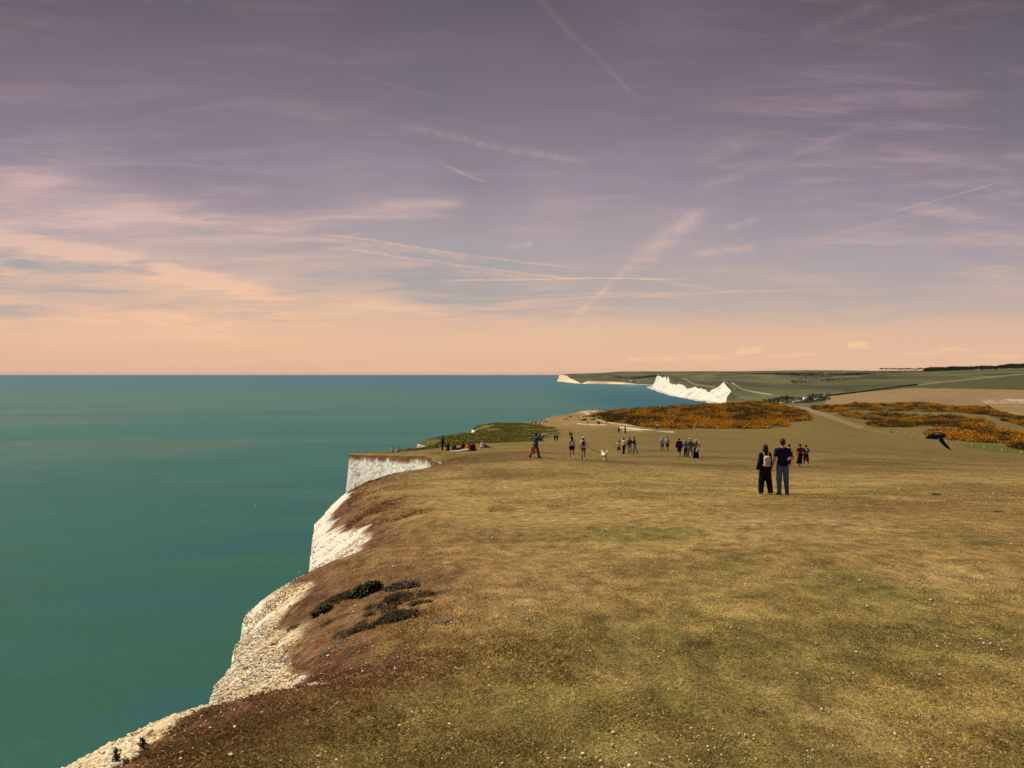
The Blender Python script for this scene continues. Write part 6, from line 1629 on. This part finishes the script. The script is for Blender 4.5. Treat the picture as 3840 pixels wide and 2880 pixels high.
def blanket(p, a, b):
    X, Y = np.meshgrid(np.linspace(-a / 2, a / 2, 24), np.linspace(-b / 2, b / 2, 16))
    Z = ground_z(X + p.x, Y + p.y) - p.z + .05 + .10 * fbm(X / .3, Y / .3, 3, 4)
    i = np.arange(15)[:, None] * 24 + np.arange(23)[None]
    o = mesh_np('picnic_blanket', np.stack([X, Y, Z], -1).reshape(-1, 3), np.stack([i, i + 1, i + 25, i + 24], -1).reshape(-1, 4), cloth('fabric', (.66, .60, .50)))
    o.location = p; return o

# ------------------------------------------------------------------ the distant crowd (each one a person, sharing a few bodies)
def make_crowd():
    m, B = mat_new('crowd_clothes'); finish(B, attr(B, 'tint'), .9, None, .1)
    vars_ = {}
    def variant(key, top, bot, pose, hatc=None, hairc=(.02, .014, .01), leg=None):
        f = Fig(pose); S = f.body(); S2 = f.shirt(off=.02, sleeve='long' if leg is None else 'short', hem=-.08); S3 = f.trousers(wide=.02, to=1.0 if leg is None else .4); S4 = f.hair('long' if key[0] == 'l' else 'short')
        Vs, Fs, Cs, n = [], [], [], 0
        for S_, c in ((S, SKN), (S2, top), (S3, bot), (S4, hatc or hairc)):
            V, Fq = S_.mesh(.032); Vs.append(V); Fs.append(Fq + n); n += len(V); Cs.append(np.tile(c, (len(V), 1)))
        me = mesh_np('person', np.concatenate(Vs), np.concatenate(Fs), m, True, np.concatenate(Cs))
        data = me.data; bpy.data.objects.remove(me); return data
    defs = {'dark': (BLK, BLK, WALK, None), 'navy': (NAVY, DKN, WALK2, None), 'white': (WHT, (.06, .06, .08), WALK, None), 'red': ((.20, .03, .03), BLK, WALK2, None), 'grey': ((.20, .20, .22), (.03, .03, .04), STAND, None), 'pale': (WHT, (.5, .45, .4), STAND, (.6, .58, .5)), 'lbrown': ((.10, .06, .04), BLK, WALK, None)}
    for k, v in defs.items(): vars_[k] = variant(k, *v)
    sitp = dict(pz=.13, legs=((82, 78, 8), (86, 82, 8)), arms=((50, 10, 30, 10), (50, 10, 30, 10)), lean=12, foot=(60, 60))
    vars_['sdark'] = variant('sdark', BLK, DKN, sitp); vars_['swhite'] = variant('swhite', WHT, (.1, .09, .08), sitp)
    words = {'dark': 'tiny walker in black', 'navy': 'tiny walker in navy', 'white': 'tiny walker in white top', 'red': 'tiny walker in dark red top', 'grey': 'tiny standing figure in grey', 'pale': 'tiny figure in pale clothes', 'lbrown': 'tiny walker in brown with long hair', 'sdark': 'tiny seated figure in dark clothes', 'swhite': 'tiny seated figure in white'}
    # zoomed crop coordinates (origin 1960,1530, scale 6.144) of each figure's feet, distance, kind
    G = [('by the green hollow', 'walkers at the green hollow', [(188, 375, 470, 'pale'), (230, 370, 470, 'dark'), (283, 385, 460, 'navy'), (298, 372, 465, 'white'), (322, 370, 465, 'dark'), (388, 392, 455, 'grey'), (435, 330, 500, 'dark'), (493, 333, 500, 'navy'), (520, 340, 495, 'white'), (537, 338, 495, 'pale'), (558, 348, 490, 'dark')]),
         ('beside the dark scrub bank', 'walkers beside the scrub bank', [(972, 275, 620, 'dark'), (997, 270, 620, 'navy'), (1022, 275, 620, 'dark'), (1043, 240, 650, 'lbrown'), (1078, 222, 670, 'dark'), (1096, 220, 670, 'navy'), (1112, 220, 670, 'dark'), (1130, 218, 670, 'white'), (1205, 180, 700, 'sdark')]),
         ('mid ridge', 'walkers in the middle of the ridge', [(1253, 235, 650, 'pale'), (1275, 230, 650, 'lbrown'), (1278, 190, 690, 'dark'), (1308, 292, 600, 'red'), (1352, 125, 760, 'swhite')]),
         ('near the gorse end', 'walkers near the gorse end', [(1400, 230, 650, 'dark'), (1413, 232, 650, 'navy'), (1447, 222, 660, 'dark'), (1464, 212, 665, 'grey'), (1492, 215, 665, 'dark'), (1507, 213, 665, 'navy'), (1524, 212, 665, 'dark'), (1535, 210, 665, 'white'), (1552, 200, 670, 'dark'), (1430, 280, 610, 'grey'), (1467, 290, 600, 'navy')]),
         ('by the dark hummocks', 'walkers by the hummocks', [(1498, 378, 540, 'dark'), (1722, 375, 530, 'dark'), (1745, 372, 530, 'navy'), (1755, 378, 528, 'dark'), (1772, 385, 525, 'lbrown'), (1810, 378, 528, 'white'), (1935, 368, 530, 'navy')]),
         ('on the ridge skyline', 'figures on the ridge skyline', [(1145, 42, 800, 'sdark'), (1158, 42, 800, 'swhite'), (1183, 38, 800, 'sdark'), (1215, 40, 800, 'sdark'), (1238, 38, 800, 'sdark'), (1600, 55, 815, 'sdark'), (1612, 55, 815, 'red'), (1715, 42, 830, 'pale'), (1765, 45, 830, 'dark'), (1880, 62, 820, 'dark'), (1900, 60, 820, 'navy'), (905, 102, 730, 'pale')]),
         ('on the grassy bluff', 'figures on the grassy bluff', [(625, 155, 560, 'sdark'), (735, 160, 560, 'swhite'), (770, 188, 550, 'swhite'), (460, 405, 450, 'swhite'), (1015, 78, 700, 'sdark')])]
    for where, grp, L in G:
        for (cx, cy, Y, kind) in L:
            same = sorted(q[0] for q in L if q[3] == kind); pos = '' if len(same) == 1 else ', ' + ORD[same.index(cx)] + ' such from the left'
            px = 1960 + cx / 6.144; py = 1530 + cy / 6.144; u, r = ur(px, py)
            # stand where the sight line meets the ground
            ysr = np.geomspace(Y * .55, 905, 500); zz = ground_z(u * ysr, ysr); hit = np.where((CAMZ - zz) / ysr <= r)[0]
            Yh = ysr[hit[0]] if len(hit) else Y
            if len(hit) and abs(math.log(Yh / Y)) > .35: Yh = Y
            if not len(hit): # just under the skyline: the grazing point
                j = np.argmin((CAMZ - zz) / ysr); Yh = ysr[j]
            p = Vector((u * Yh, Yh, float(ground_z(np.array([u * Yh]), np.array([Yh]))[0])))
            o = bpy.data.objects.new('person', vars_[kind]); COL.objects.link(o)
            o.location = p; o.rotation_euler = (0, 0, random.uniform(-.6, .6) + (math.pi if random.random() < .35 else 0)); sc = random.uniform(.90, 1.02) * (1.12 if kind[0] != 's' else 1.2); o.scale = (sc,) * 3
            tag(o, words[kind] + ' ' + where + pos, 'person', grp)
random.seed(5)
make_far()
make_gorse()
make_hollow()
make_shore()
make_people()
make_crowd()
make_birds()
make_plants()
make_stones()
make_grass()

def make_haze():
    m = bpy.data.materials.new('haze'); m.use_nodes = True
    B = NB(m.node_tree)
    v = B.node('ShaderNodeVolumePrincipled'); v.inputs['Color'].default_value = (.86, .80, .78, 1); v.inputs['Density'].default_value = 0.6e-5; v.inputs['Anisotropy'].default_value = 0.0
    o = B.node('ShaderNodeOutputMaterial'); B.nt.links.new(v.outputs[0], o.inputs['Volume'])
    h = box_obj('haze', -121000, 121000, -3200, 96000, -4.5, 175, m)
    tag(h, 'thin pinkish haze over the far coast and sea', 'haze', kind='stuff')
make_haze()
